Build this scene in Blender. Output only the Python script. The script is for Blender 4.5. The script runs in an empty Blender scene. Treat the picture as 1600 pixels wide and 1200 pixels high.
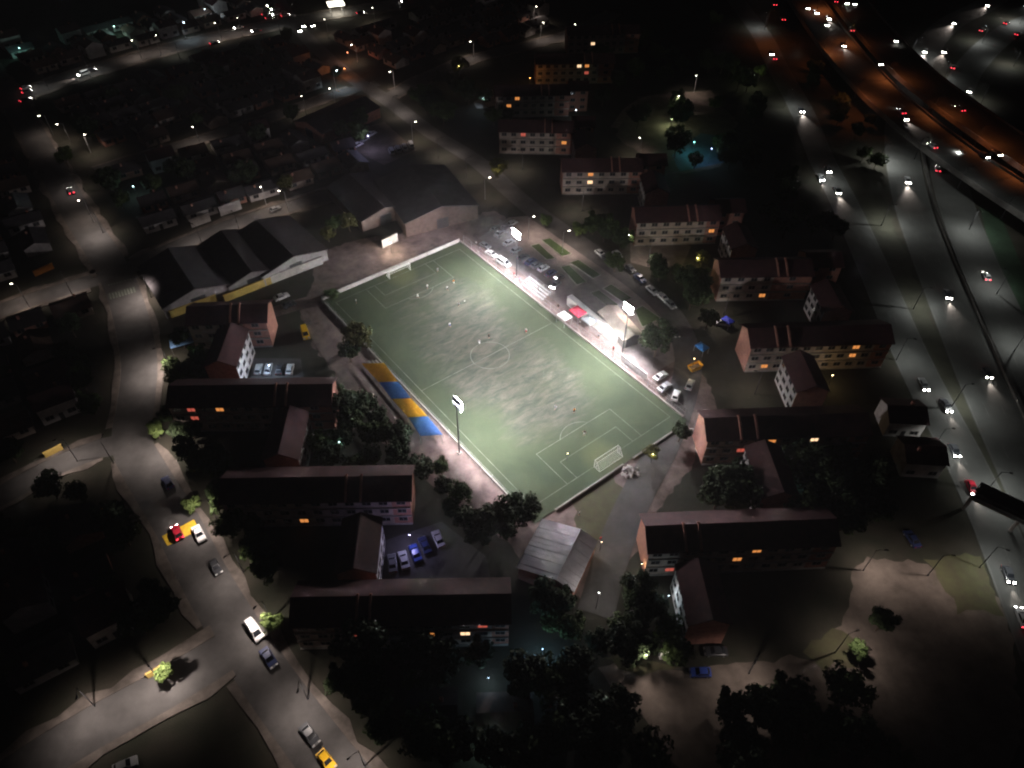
import bpy, bmesh, math, random
from mathutils import Vector, Matrix
random.seed(7)
rnd = random.random
sc = bpy.context.scene
col = sc.collection

# ---------------------------------------------------------------- camera, world, moon, exposure
FPX, TILT, ROLL, CAMH = 1140.0, math.radians(45.25), math.radians(0.75), 133.0
cam_d = bpy.data.cameras.new('camera')
cam = bpy.data.objects.new('camera', cam_d); col.objects.link(cam); sc.camera = cam
ct, st, cr, sr = math.cos(TILT), math.sin(TILT), math.cos(ROLL), math.sin(ROLL)
_R = Vector((1, 0, 0)); _U = Vector((0, st, ct)); _F = Vector((0, ct, -st))
cx_, cy_ = _R*cr + _U*sr, -_R*sr + _U*cr
mw = Matrix.Identity(4)
for i in range(3):
    mw[i][0] = cx_[i]; mw[i][1] = cy_[i]; mw[i][2] = -_F[i]
mw[2][3] = CAMH
cam.matrix_world = mw
cam_d.sensor_width = 36.0; cam_d.lens = 36.0*FPX/1600.0
cam_d.clip_start = 1.0; cam_d.clip_end = 9000.0

wd = bpy.data.worlds.new('World'); sc.world = wd; wd.use_nodes = True
wn = wd.node_tree
sky = wn.nodes.new('ShaderNodeTexSky'); sky.sky_type = 'NISHITA'; sky.sun_disc = False
sky.sun_elevation = math.radians(38); sky.sun_rotation = math.radians(200)
tint = wn.nodes.new('ShaderNodeMix'); tint.data_type = 'RGBA'; tint.blend_type = 'MULTIPLY'; tint.inputs[0].default_value = 1.0
tint.inputs[7].default_value = (1.0, .60, .52, 1)          # city glow on a night sky
wn.links.new(sky.outputs[0], tint.inputs[6]); wn.links.new(tint.outputs[2], wn.nodes['Background'].inputs[0])
wn.nodes['Background'].inputs[1].default_value = 0.0008

sd = bpy.data.lights.new('moon', 'SUN'); sd.energy = 0.006; sd.angle = math.radians(0.5); sd.color = (1.0, 0.86, 0.84)
so = bpy.data.objects.new('moon', sd); col.objects.link(so)
so.rotation_euler = (math.radians(52), 0, math.radians(20))

sc.view_settings.view_transform = 'Standard'; sc.view_settings.look = 'None'
sc.view_settings.exposure = 0.0; sc.view_settings.gamma = 1.0; sc.view_settings.use_curve_mapping = False
sc.render.engine = 'CYCLES'
cy = sc.cycles
cy.use_denoising = True; cy.max_bounces = 4; cy.diffuse_bounces = 2; cy.glossy_bounces = 2; cy.transmission_bounces = 2
cy.sample_clamp_indirect = 1.0; cy.use_light_tree = True; cy.caustics_reflective = False; cy.caustics_refractive = False
HAZE = 0.00020
cy.pixel_filter_type = 'BLACKMAN_HARRIS'; cy.filter_width = 2.1

# ---------------------------------------------------------------- helpers
def G(px, py, z=0.0):
    """photo pixel (1600x1200) -> point of that pixel's ray at height z"""
    u = (px-800)/FPX; v = (600-py)/FPX
    u, v = u*cr-v*sr, u*sr+v*cr
    d = _R*u + _U*v + _F
    k = (z-CAMH)/d.z
    return Vector((d.x*k, d.y*k, z))

MATS = {}
def mat(name, c, rough=.8, var=.25, scale=.6, c2=None, emit=None, estr=0, metal=0, bump=0, bscale=8, spec=.3):
    if name in MATS: return MATS[name]
    m = bpy.data.materials.new(name); m.use_nodes = True
    nt = m.node_tree; b = nt.nodes['Principled BSDF']
    b.inputs['Roughness'].default_value = rough; b.inputs['Metallic'].default_value = metal
    b.inputs['Specular IOR Level'].default_value = spec
    b.inputs['Base Color'].default_value = (*c, 1)
    if var > 0 or c2:
        g = nt.nodes.new('ShaderNodeNewGeometry')
        n = nt.nodes.new('ShaderNodeTexNoise'); n.inputs['Scale'].default_value = scale; n.inputs['Detail'].default_value = 6
        n.inputs['Roughness'].default_value = .65
        nt.links.new(g.outputs['Position'], n.inputs['Vector'])
        r = nt.nodes.new('ShaderNodeValToRGB')
        r.color_ramp.elements[0].position = .33; r.color_ramp.elements[1].position = .68
        lo = c2 or tuple(x*(1-var) for x in c); hi = c if c2 else tuple(min(1, x*(1+var)) for x in c)
        r.color_ramp.elements[0].color = (*lo, 1); r.color_ramp.elements[1].color = (*hi, 1)
        nt.links.new(n.outputs['Fac'], r.inputs['Fac']); nt.links.new(r.outputs['Color'], b.inputs['Base Color'])
        if bump:
            n2 = nt.nodes.new('ShaderNodeTexNoise'); n2.inputs['Scale'].default_value = bscale; n2.inputs['Detail'].default_value = 3
            nt.links.new(g.outputs['Position'], n2.inputs['Vector'])
            bp = nt.nodes.new('ShaderNodeBump'); bp.inputs['Strength'].default_value = bump; bp.inputs['Distance'].default_value = .1
            nt.links.new(n2.outputs['Fac'], bp.inputs['Height']); nt.links.new(bp.outputs['Normal'], b.inputs['Normal'])
    if emit:
        b.inputs['Emission Color'].default_value = (*emit, 1); b.inputs['Emission Strength'].default_value = estr
        m.cycles.emission_sampling = 'NONE'
    MATS[name] = m
    return m

class MB:
    def __init__(s): s.v = []; s.f = []
    def add(s, vs, fs):
        o = len(s.v); s.v += [tuple(x) for x in vs]; s.f += [tuple(i+o for i in f) for f in fs]; return s
    def box(s, x0, x1, y0, y1, z0, z1):
        return s.add([(x0,y0,z0),(x1,y0,z0),(x1,y1,z0),(x0,y1,z0),(x0,y0,z1),(x1,y0,z1),(x1,y1,z1),(x0,y1,z1)],
                     [(0,3,2,1),(4,5,6,7),(0,1,5,4),(1,2,6,5),(2,3,7,6),(3,0,4,7)])
    def tube(s, p, q, r0, r1=None, n=8):
        p = Vector(p); q = Vector(q); r1 = r0 if r1 is None else r1
        d = (q-p).normalized(); a = d.orthogonal().normalized(); b = d.cross(a)
        vs = []
        for c, r in ((p, r0), (q, r1)):
            for k in range(n):
                t = 2*math.pi*k/n; vs.append(c + a*(r*math.cos(t)) + b*(r*math.sin(t)))
        fs = [(k, (k+1) % n, n+(k+1) % n, n+k) for k in range(n)] + [tuple(range(n-1, -1, -1)), tuple(range(n, 2*n))]
        return s.add(vs, fs)
    def prism(s, pts, z0, z1):
        n = len(pts)
        return s.add([(p[0], p[1], z0) for p in pts]+[(p[0], p[1], z1) for p in pts],
                     [tuple(range(n-1, -1, -1)), tuple(range(n, 2*n))]+[(k, (k+1) % n, n+(k+1) % n, n+k) for k in range(n)])
    def mesh(s, name, m):
        me = bpy.data.meshes.new(name); me.from_pydata(s.v, [], s.f); me.materials.append(m); me.update(); return me
    def build(s, name, m, parent=None, **kw): return link(name, s.mesh(name, m), parent, **kw)

def link(name, me, parent=None, loc=None, rz=None):
    o = bpy.data.objects.new(name, me); col.objects.link(o)
    if parent: o.parent = parent
    if loc is not None: o.location = loc
    if rz is not None: o.rotation_euler = (0, 0, rz)
    return o
def tag(o, label=None, cat=None, group=None, kind=None):
    if label: o['label'] = label
    if cat: o['category'] = cat
    if group: o['group'] = group
    if kind: o['kind'] = kind
    return o
def thing(name, label, cat, loc=(0,0,0), rz=0, group=None):
    return tag(link(name, None, None, loc, rz), label, cat, group)
def struct(o, label=None):
    o['kind'] = 'structure'
    if label: o['label'] = label
    return o
def copy_tree(o, parent=None):
    c = o.copy(); col.objects.link(c)
    if parent: c.parent = parent
    for ch in o.children: copy_tree(ch, c)
    return c
def spot(parent, loc, direction, watts, angle, colr, blend=.7, size=.25):
    d = bpy.data.lights.new('lamp_light', 'SPOT'); d.energy = watts; d.spot_size = math.radians(angle); d.spot_blend = blend
    d.color = colr; d.shadow_soft_size = size
    o = bpy.data.objects.new('lamp_light', d); col.objects.link(o); o.parent = parent; o.location = loc
    o.rotation_euler = Vector(direction).to_track_quat('-Z', 'Y').to_euler()
    return o
def spline(pts, step=4.0):
    out = []
    P = [pts[0]*2-pts[1]] + list(pts) + [pts[-1]*2-pts[-2]]
    for i in range(1, len(P)-2):
        a, b, c, d = P[i-1], P[i], P[i+1], P[i+2]
        n = max(2, int((c-b).length/step))
        for k in range(n):
            t = k/n
            out.append(.5*((2*b)+(c-a)*t+(2*a-5*b+4*c-d)*t*t+(3*b-a-3*c+d)*t**3))
    out.append(P[-2]); return out

# ---------------------------------------------------------------- materials
asphalt = mat('asphalt', (.080,.076,.074), .85, .3, .22, c2=(.046,.043,.042), bump=.25)
dark_concrete = mat('darkened_concrete', (.085,.08,.075), .9, .3, .3, c2=(.045,.042,.04))  # concrete darkened so lamplit parapets and barriers stay dim
asphalt_hw = mat('highway_asphalt', (.072,.074,.071), .8, .25, .10, c2=(.044,.045,.043), bump=.1)
concrete = mat('concrete', (.27,.25,.235), .85, .25, .5, bump=.2)
paving = mat('paving', (.14,.118,.105), .85, .25, .28, c2=(.048,.041,.035), bump=.25)
dirt = mat('dirt', (.125,.102,.086), .95, .3, .25, c2=(.062,.050,.042), bump=.3, bscale=4)
path_m = mat('dirt_path', (.20,.148,.140), .95, .3, .3, c2=(.070,.053,.047), bump=.3, bscale=4)
soil = mat('dark_soil', (.034,.029,.022), .95, .4, .12, c2=(.014,.016,.009), bump=.4, bscale=3)
lawn = mat('lawn', (.062,.066,.030), .95, .3, .5, c2=(.05,.042,.026), bump=.5, bscale=10)
bed_grass = mat('bed_grass', (.042,.072,.022), .95, .3, .9, c2=(.025,.042,.014), bump=.5, bscale=12)
white_paint = mat('white_paint', (.78,.78,.75), .7, .1, 1.5)
line_paint = mat('pitch_line_paint', (.19,.21,.175), .8, .12, .4, c2=(.065,.08,.06))
road_paint = mat('worn_road_paint', (.115,.115,.11), .8, .3, .5, c2=(.055,.055,.054))
yellow_paint = mat('yellow_paint', (.62,.40,.03), .7, .2, 1.5)
wall_white = mat('white_wall', (.50,.475,.465), .85, .2, .6, c2=(.30,.28,.275))
brick = mat('brick_wall', (.37,.175,.13), .9, .25, 1.2, c2=(.22,.105,.082))
cream = mat('cream_panel', (.40,.335,.295), .85, .15, .5, c2=(.24,.195,.17))
roof_red = mat('maroon_roof', (.060,.023,.024), .85, .3, .7, c2=(.034,.014,.016), bump=.4, bscale=6)
roof_dark = mat('dark_roof', (.050,.040,.042), .85, .3, .7, c2=(.03,.025,.028), bump=.4, bscale=6)
roof_tin = mat('tin_roof', (.085,.078,.082), .7, .3, .5, c2=(.042,.039,.042), bump=.3, bscale=5)
roof_rust = mat('rust_roof', (.08,.046,.034), .8, .3, .6, c2=(.04,.026,.021), bump=.3, bscale=5)
roof_hall = mat('hall_roof', (.56,.53,.57), .8, .25, .35, c2=(.38,.36,.40), bump=.2, bscale=4)
roof_grey = mat('warehouse_roof', (.085,.078,.085), .8, .25, .3, c2=(.05,.046,.05), bump=.3, bscale=4)
dark_metal = mat('dark_metal', (.06,.06,.065), .5, .15, 2, metal=.6)
grey_metal = mat('galvanised_metal', (.36,.36,.37), .5, .15, 2, metal=.5)
frame_m = mat('window_frame', (.22,.20,.19), .6, .1, 2)
glass_dark = mat('dark_glass', (.016,.018,.022), .15, 0, spec=.5)
glass_amber = mat('lit_amber_pane', (.3,.15,.06), .5, 0, emit=(1,.36,.09), estr=.75)
glass_warm = mat('lit_warm_pane', (.4,.3,.2), .5, 0, emit=(1,.66,.38), estr=1.5)
glass_red = mat('lit_red_pane', (.3,.1,.1), .5, 0, emit=(1,.18,.12), estr=.45)
glass_cool = mat('lit_cool_pane', (.3,.35,.4), .5, 0, emit=(.55,.85,1), estr=1.5)
rubber = mat('rubber', (.02,.02,.02), .8, 0)
lens_w = mat('street_lamp_lens', (.8,.8,.8), .4, 0, emit=(1,.90,.74), estr=26)
lens_y = mat('sodium_lamp_lens', (.8,.6,.3), .4, 0, emit=(1,.50,.10), estr=16)
lens_c = mat('cool_lamp_lens', (.8,.8,.8), .4, 0, emit=(.72,.90,1), estr=30)
lens_f = mat('floodlight_lens', (.9,.9,.9), .3, 0, emit=(.93,.96,1), estr=1500)
head_on = mat('lit_headlight', (.9,.9,.9), .3, 0, emit=(1,.95,.86), estr=70)
tail_on = mat('lit_tail_light', (.5,.02,.03), .3, 0, emit=(1,.045,.07), estr=7)
head_off = mat('unlit_headlight', (.5,.5,.5), .2, 0, spec=.6)
tail_off = mat('unlit_tail_light', (.25,.015,.015), .3, 0)
bark = mat('bark', (.07,.05,.036), .95, .3, 3)
LEAF = [mat('leaves_dark', (.032,.050,.018), .8, .4, .9, c2=(.016,.028,.010)),
        mat('leaves_mid', (.050,.080,.020), .8, .4, .9, c2=(.026,.044,.012)),
        mat('leaves_olive', (.085,.085,.024), .8, .4, .9, c2=(.045,.047,.014)),
        mat('leaves_lamplit', (.095,.135,.035), .8, .3, .9, c2=(.042,.064,.016))]  # last green is brighter: lamp glow in the crowns put into leaf colour

def turf_mat():
    m = bpy.data.materials.new('pitch_turf'); m.use_nodes = True; nt = m.node_tree; L = nt.links.new
    b = nt.nodes['Principled BSDF']; b.inputs['Roughness'].default_value = .9; b.inputs['Specular IOR Level'].default_value = .15
    tc = nt.nodes.new('ShaderNodeTexCoord')
    def noise(scale, detail, sc3=(1,1,1), rot=0, rough=.6):
        mp = nt.nodes.new('ShaderNodeMapping'); mp.inputs['Scale'].default_value = sc3; mp.inputs['Rotation'].default_value = (0,0,rot)
        L(tc.outputs['Object'], mp.inputs['Vector'])
        n = nt.nodes.new('ShaderNodeTexNoise'); n.inputs['Scale'].default_value = scale; n.inputs['Detail'].default_value = detail
        n.inputs['Roughness'].default_value = rough; n.inputs['Distortion'].default_value = .6
        L(mp.outputs[0], n.inputs['Vector']); return n.outputs['Fac']
    def math_(op, a, b_=None, c=None):
        n = nt.nodes.new('ShaderNodeMath'); n.operation = op; n.use_clamp = False
        for i, x in enumerate((a, b_, c)):
            if x is None: continue
            if isinstance(x, (int, float)): n.inputs[i].default_value = x
            else: L(x, n.inputs[i])
        return n.outputs[0]
    def ramp(fac, lo, hi, c0, c1):
        r = nt.nodes.new('ShaderNodeValToRGB'); e = r.color_ramp.elements
        e[0].position = lo; e[1].position = hi; e[0].color = (*c0, 1); e[1].color = (*c1, 1); L(fac, r.inputs['Fac']); return r.outputs['Color']
    def mix(fac, a, b_):
        n = nt.nodes.new('ShaderNodeMix'); n.data_type = 'RGBA'; L(fac, n.inputs['Factor'])
        for s_, x in ((6, a), (7, b_)):
            if isinstance(x, tuple): n.inputs[s_].default_value = (*x, 1)
            else: L(x, n.inputs[s_])
        return n.outputs[2]
    green = ramp(noise(.09, 6), .35, .68, (.029,.040,.024), (.047,.060,.034))
    dusty = ramp(noise(.17, 8, (3.2,1,1), -.25, .70), .36, .66, (.024,.034,.027), (.094,.090,.070))
    sep = nt.nodes.new('ShaderNodeSeparateXYZ'); L(tc.outputs['Object'], sep.inputs[0])
    ax = math_('ABSOLUTE', math_('SUBTRACT', sep.outputs['X'], -2.0)); ay = math_('ABSOLUTE', sep.outputs['Y'])
    e = math_('ADD', math_('POWER', math_('DIVIDE', ax, 39.0), 4.0), math_('POWER', math_('DIVIDE', ay, 17.5), 3.0))
    streak = noise(.13, 8, (3.2,1,1), -.25, .70)
    wear_light = noise(.06, 5)  # broad patches: turf wear plus uneven floodlight put into the colour
    s = math_('ADD', math_('MULTIPLY', streak, 1.7), math_('MULTIPLY', wear_light, 2.0))
    w = math_('SUBTRACT', s, math_('ADD', math_('MULTIPLY', e, .85), 1.26))
    wr = nt.nodes.new('ShaderNodeMapRange'); wr.inputs['From Min'].default_value = -.12; wr.inputs['From Max'].default_value = .55
    L(w, wr.inputs['Value'])
    colr = mix(wr.outputs[0], green, dusty)
    gx = math_('DIVIDE', math_('SUBTRACT', 44.8, math_('ABSOLUTE', sep.outputs['X'])), 6.5); gy = math_('DIVIDE', ay, 5.0)
    gm = math_('ADD', math_('POWER', gx, 2.0), math_('POWER', gy, 2.0))
    gr = nt.nodes.new('ShaderNodeMapRange'); gr.inputs['From Min'].default_value = 1.3; gr.inputs['From Max'].default_value = .2
    gr.inputs['To Max'].default_value = .55; L(math_('ADD', gm, math_('SUBTRACT', streak, .5)), gr.inputs['Value'])
    colr = mix(gr.outputs[0], colr, (.095,.105,.048))
    L(colr, b.inputs['Base Color'])
    return m
turf = turf_mat()

# ---------------------------------------------------------------- ground and roads
NOGO = []     # (centre, radius) discs and (polyline, halfwidth) strips kept free of trees and houses
def sheet(name, pts, z, m, label=None):
    me = bpy.data.meshes.new(name); me.from_pydata([(p.x, p.y, z) for p in pts], [], [tuple(range(len(pts)))]); me.materials.append(m)
    if me.polygons[0].normal.z < 0: me.flip_normals()
    return struct(link(name, me), label)
def psheet(name, pix, z, m, label=None, rag=0.):
    q = [G(*p) for p in pix]
    if rag:
        jr = random.Random(int(z*9000)+len(pix)); out = []
        for i, a in enumerate(q):
            b = q[(i+1) % len(q)]; n = max(1, int((b-a).length/1.6)); ph = jr.random()*6
            nv = Vector((-(b-a).y, (b-a).x, 0)).normalized()
            for k in range(n):
                t = k/n; out.append(a+(b-a)*t+nv*rag*(jr.uniform(-.55,.55)+.6*math.sin(ph+t*n*.45)))
        q = out
    return sheet(name, q, z, m, label)
R_ = 6000
sheet('ground', [Vector((-R_,-R_,0)), Vector((R_,-R_,0)), Vector((R_,R_,0)), Vector((-R_,R_,0))], 0, soil)
psheet('courtyard_ground', [(500,390),(770,330),(1080,520),(1120,650),(1000,860),(930,960),(760,830),(640,730),(540,620),(470,500)], .012, path_m, rag=1.1)
psheet('dirt_lot', [(935,1045),(985,1035),(1080,1050),(1180,1035),(1265,1030),(1330,960),(1330,905),(1355,870),(1420,870),(1490,905),(1560,935),(1585,1010),(1600,1150),(1500,1300),(1150,1300),(1010,1140)], .016, dirt, rag=1.1)
psheet('lawn', [(1440,870),(1535,870),(1568,960),(1500,960)], .022, lawn, rag=1.1)
psheet('lawn', [(1255,1020),(1300,985),(1350,1000),(1340,1040),(1290,1043)], .024, lawn, rag=1.1)
psheet('lawn', [(945,1020),(1010,1025),(1060,1045),(985,1048)], .026, lawn, rag=1.1)
psheet('park_ground', [(960,210),(1000,150),(1110,140),(1150,190),(1130,260),(1040,275)], .016, dirt, rag=1.1)
psheet('lawn', [(880,745),(960,735),(985,790),(930,860),(905,830)], .022, lawn, rag=1.1)
psheet('plaza', [(748,372),(795,340),(850,335),(1060,505),(1062,560),(1010,590),(985,568)], .030, mat('plaza_paving', (.20,.172,.165), .85, .25, .4, c2=(.12,.10,.098), bump=.2))
psheet('car_park', [(585,905),(600,845),(690,815),(760,870),(770,925),(700,935)], .024, asphalt)
psheet('car_park', [(395,560),(470,560),(475,595),(390,600)], .024, asphalt)
psheet('yard', [(548,232),(565,200),(600,190),(650,235),(600,258)], .024, dirt)
psheet('yard', [(740,160),(770,140),(775,165),(745,170)], .024, concrete)
psheet('sports_court', [(1050,242),(1095,208),(1132,214),(1142,252),(1062,268)], .026, mat('blue_court', (.05,.09,.13), .8, .2, .3))
psheet('yard', [(985,340),(1010,355),(1080,385),(1060,430),(985,410)], .02, dirt)
psheet('embankment', [(1530,320),(1565,340),(1640,520),(1640,640),(1560,440)], .03, mat('embankment_grass', (.022,.042,.024), .95, .3, .3))
psheet('verge', [(1330,310),(1375,300),(1590,810),(1640,930),(1560,860),(1420,540)], .018, mat('verge_soil', (.040,.040,.028), .95, .3, .2, c2=(.022,.022,.015)), rag=1.1)

ROADS = []
def road(name, pix, half, m=asphalt, pave=0.0, z=0.0, label=None, deck=False):
    pts = spline([G(px, py, z) for px, py in pix])
    ROADS.append(dict(name=name, pts=pts, half=half, m=m, pave=pave, z=z, label=label, deck=deck))
    if z < 2: NOGO.append((pts, half+pave+1.2))
    return pts
main_st = road('main_street', [(-60,60),(20,158),(70,245),(122,335),(170,410),(192,455),(208,510),(218,570),(212,635),(205,690),(232,745),(275,815),(318,900),(368,985),(420,1065),(475,1140),(540,1225),(600,1300)], 4.5, pave=1.8)
cross_st = road('cross_street', [(-120,520),(-20,492),(60,465),(185,425),(260,392),(360,352),(470,318),(580,285)], 3.4, pave=2.2)
corner_st = road('corner_street', [(-40,1260),(60,1190),(150,1135),(260,1075),(350,1020)], 4.2, pave=2.2)
lane_st = road('side_lane', [(212,690),(160,700),(95,725),(20,765),(-80,820)], 3.2, pave=1.5)
avenue = road('avenue', [(-120,185),(0,158),(140,112),(280,72),(400,45),(520,22),(660,2),(780,-22)], 5.5, pave=2.6)
north_st = road('north_street', [(425,-20),(450,25),(490,70),(545,118),(610,160),(670,205),(745,252),(790,292),(835,330),(900,376),(975,428),(1040,482),(1073,545),(1070,605),(1040,690),(1000,765),(962,850),(930,960)], 3.6, pave=0)
north_br = road('north_branch', [(610,150),(660,125),(730,95),(830,70),(900,50),(960,20)], 3.6, pave=1.8)
left_br = road('house_street', [(150,268),(200,252),(300,222),(420,185),(520,150),(590,130)], 3.0, pave=1.6)
path1 = road('footpath', [(420,490),(480,472),(560,442),(640,412),(730,375)], 2.4, path_m)
path2 = road('footpath', [(478,468),(490,500),(515,545),(560,600)], 2.7, path_m)
park_p = road('footpath', [(960,200),(985,168),(1030,150),(1110,165)], 1.6, path_m)
serv = road('service_road', [(1110,-60),(1150,0),(1190,55),(1215,105),(1252,172),(1282,245),(1318,315),(1365,420),(1412,530),(1455,620),(1500,705),(1545,800),(1590,910),(1640,1040)], 5.0, asphalt_hw)
hwy1 = road('highway', [(1610,-40),(1545,5),(1480,40),(1440,90),(1420,150),(1408,210),(1420,300),(1450,390),(1490,490),(1540,610),(1600,740),(1660,870)], 6.2, asphalt_hw)
hwy2 = road('highway', [(1640,20),(1575,50),(1520,100),(1490,160),(1475,225),(1488,300),(1520,390),(1560,480),(1620,610),(1680,740)], 6.2, asphalt_hw)
over1 = road('overpass', [(1215,-70),(1262,5),(1310,72),(1365,135),(1420,185),(1480,232),(1545,277),(1620,325),(1720,390)], 8.3, asphalt_hw, z=7.0, deck=True)
over2 = road('overpass', [(1290,-60),(1330,5),(1378,62),(1430,115),(1490,162),(1550,205),(1620,252),(1720,315)], 8.8, asphalt_hw, z=7.0, deck=True)

def ribbon(pts, o0, o1, z):
    vs, fs = [], []
    for i, p in enumerate(pts):
        a = pts[max(0, i-1)]; b = pts[min(len(pts)-1, i+1)]; d = (b-a); d.z = 0; d.normalize(); n = Vector((-d.y, d.x, 0))
        vs += [p+n*o0, p+n*o1]
    vs = [(v.x, v.y, z) for v in vs]
    fs = [(2*i+1, 2*i, 2*i+2, 2*i+3) for i in range(len(pts)-1)]
    return vs, fs
def near_road(p, skip, extra=0.):
    for r in ROADS:
        if r is skip or r['z'] > 2 or r['half'] < 2.9: continue
        for q in r['pts']:
            if (q.x-p.x)**2+(q.y-p.y)**2 < (r['half']+extra)**2: return True
    return False
for i, r in enumerate(ROADS):
    h = r['half']; z = r['z']+.050+.004*i
    b = MB(); b.add(*ribbon(r['pts'], -h, h, z)); ob = struct(b.build(r['name'], r['m']))
    if r['pave']:
        for s in (-1, 1):
            segs = MB(); vs, _ = ribbon(r['pts'], s*h, s*(h+r['pave']), 0)
            jr = random.Random(i*7+s); vi, _ = ribbon(r['pts'], s*h, s*(h+1), 0)
            for k in range(len(r['pts'])):
                w_ = max(.8, r['pave']+jr.uniform(-1.1, .5)); a_, b_ = Vector(vi[2*k]), Vector(vi[2*k+1]); vs[2*k+1] = tuple(a_+(b_-a_)*w_)
            n = len(r['pts'])
            for k in range(n-1):
                q = [Vector(vs[2*k]), Vector(vs[2*k+1]), Vector(vs[2*k+3]), Vector(vs[2*k+2])]
                c = (q[0]+q[1]+q[2]+q[3])/4
                if near_road(c, r, 1.2): continue
                segs.prism([(x.x, x.y) for x in (q if s < 0 else q[::-1])][::-1], .0, .19)
            if segs.f: struct(segs.build('pavement', paving))
    if r['deck']:
        d = MB(); vs, fs = ribbon(r['pts'], -h-.6, h+.6, r['z']-.9); v2, f2 = ribbon(r['pts'], -h-.6, h+.6, r['z']+.02)
        o = len(vs); n = len(r['pts'])
        d.add(vs+v2, [f[::-1] for f in fs]+[tuple(x+o for x in f) for f in f2]+[(2*k+2, 2*k, o+2*k, o+2*k+2) for k in range(n-1)]+[(2*k+1, 2*k+3, o+2*k+3, o+2*k+1) for k in range(n-1)])
        d.build('bridge_deck', dark_concrete, ob)
        for s in (-1, 1):
            pb = MB(); a, f = ribbon(r['pts'], s*(h+.15), s*(h+.45), r['z']+.95); a0, _ = ribbon(r['pts'], s*(h+.15), s*(h+.45), r['z'])
            o = len(a0); pb.add(a0+a, [tuple(x+o for x in ff) for ff in f]+[(2*k, 2*k+2, o+2*k+2, o+2*k) for k in range(n-1)]+[(2*k+3, 2*k+1, o+2*k+1, o+2*k+3) for k in range(n-1)])
            pb.build('parapet', dark_concrete, ob)
        for k in range(6, n-1, 9):
            p = r['pts'][k]
            if near_road(p, r, 1.0): continue
            MB().tube((p.x, p.y, 0), (p.x, p.y, r['z']-.9), .8, n=10).build('bridge_pier', concrete, ob)

def dashes(pts, off, z, m, every=3, w=.18, parent=None):
    b = MB(); vs, _ = ribbon(pts, off-w/2, off+w/2, z)
    for k in range(0, len(pts)-1, every): b.add([vs[2*k], vs[2*k+1], vs[2*k+3], vs[2*k+2]], [(1,0,3,2)])
    return b.build('lane_marking', m, parent)
robj = {o.name: o for o in bpy.data.objects}
def marks(name, pts, z, offs, every):
    for of in offs: dashes(pts, of, z, road_paint, every, parent=robj[name])
marks('highway', hwy1, .050+.004*12+.004, (-2.1, 2.1), 3); marks('highway.001', hwy2, .050+.004*13+.004, (-2.1, 2.1), 3)
for nm, pts, i in (('highway', hwy1, 12), ('highway.001', hwy2, 13)):
    for of in (-5.8, 5.8): dashes(pts, of, .050+.004*i+.005, road_paint, 1, parent=robj[nm])
marks('service_road', serv, .050+.004*11+.004, (0,), 3)
for of in (-4.7, 4.7): dashes(serv, of, .050+.004*11+.005, road_paint, 1, parent=robj['service_road'])
marks('overpass', over1, 7.120, (-2, 2), 3); marks('overpass.001', over2, 7.124, (-2.4, 2.4), 3)
# kerbs of the highway verge and its median
def barrier(name, pts, off, h, w, label):
    b = MB(); n = len(pts); a, f = ribbon(pts, off-w/2, off+w/2, h); a0, _ = ribbon(pts, off-w/2, off+w/2, 0); o = len(a0)
    b.add(a0+a, [tuple(x+o for x in ff) for ff in f]+[(2*k, 2*k+2, o+2*k+2, o+2*k) for k in range(n-1)]+[(2*k+3, 2*k+1, o+2*k+1, o+2*k+3) for k in range(n-1)])
    return tag(b.build(name, dark_concrete), label, 'barrier')
k1 = [i for i, p in enumerate(hwy1) if p.y < 268]
hw_low = [hwy1[i] for i in k1]
barrier('crash_barrier', hw_low, 7.0, .85, .5, 'low concrete barrier on the verge between highway and service road')
mid = [Vector(((a.x+b.x)/2, (a.y+b.y)/2, 0)) for a, b in zip([p for p in hwy1 if p.y < 268], [min(hwy2, key=lambda q: (q-p).length) for p in hwy1 if p.y < 268])]
barrier('median_barrier', mid, 0, .85, .6, 'concrete median barrier between the two highway carriageways')

# zebra crossing, speed hump
def zebra(a, b, n, w, parent, z=.062):
    a = Vector(a); b = Vector(b); d = (b-a)/n; t = d.normalized(); s = Vector((-t.y, t.x, 0))*w
    for k in range(n):
        p = a+d*(k+.22); q = a+d*(k+.78)
        m = MB(); m.add([(x.x, x.y, z) for x in (p-s/2, q-s/2, q+s/2, p+s/2)], [(0,1,2,3)]); m.build('zebra_stripe', line_paint, parent)
zebra(G(170,464), G(212,452), 9, 3.0, robj['main_street'])
zebra(G(168,446), G(206,436), 9, .5, robj['main_street'])
hp = [G(253,838), G(303,812), G(312,828), G(262,853)]
hump = MB(); u = (hp[1]-hp[0]); v = (hp[3]-hp[0])
L_ = [hp[0]+v*t for t in (0,.25,.5,.75,1)]
vs = []
for t, zz in zip((0,.25,.5,.75,1), (.055,.13,.16,.13,.055)):
    for e in (hp[0]+v*t, hp[1]+(hp[2]-hp[1])*t): vs.append((e.x, e.y, zz))
hump.add(vs, [(2*k+1, 2*k, 2*k+2, 2*k+3) for k in range(4)])
struct(hump.build('speed_hump', yellow_paint))

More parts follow.
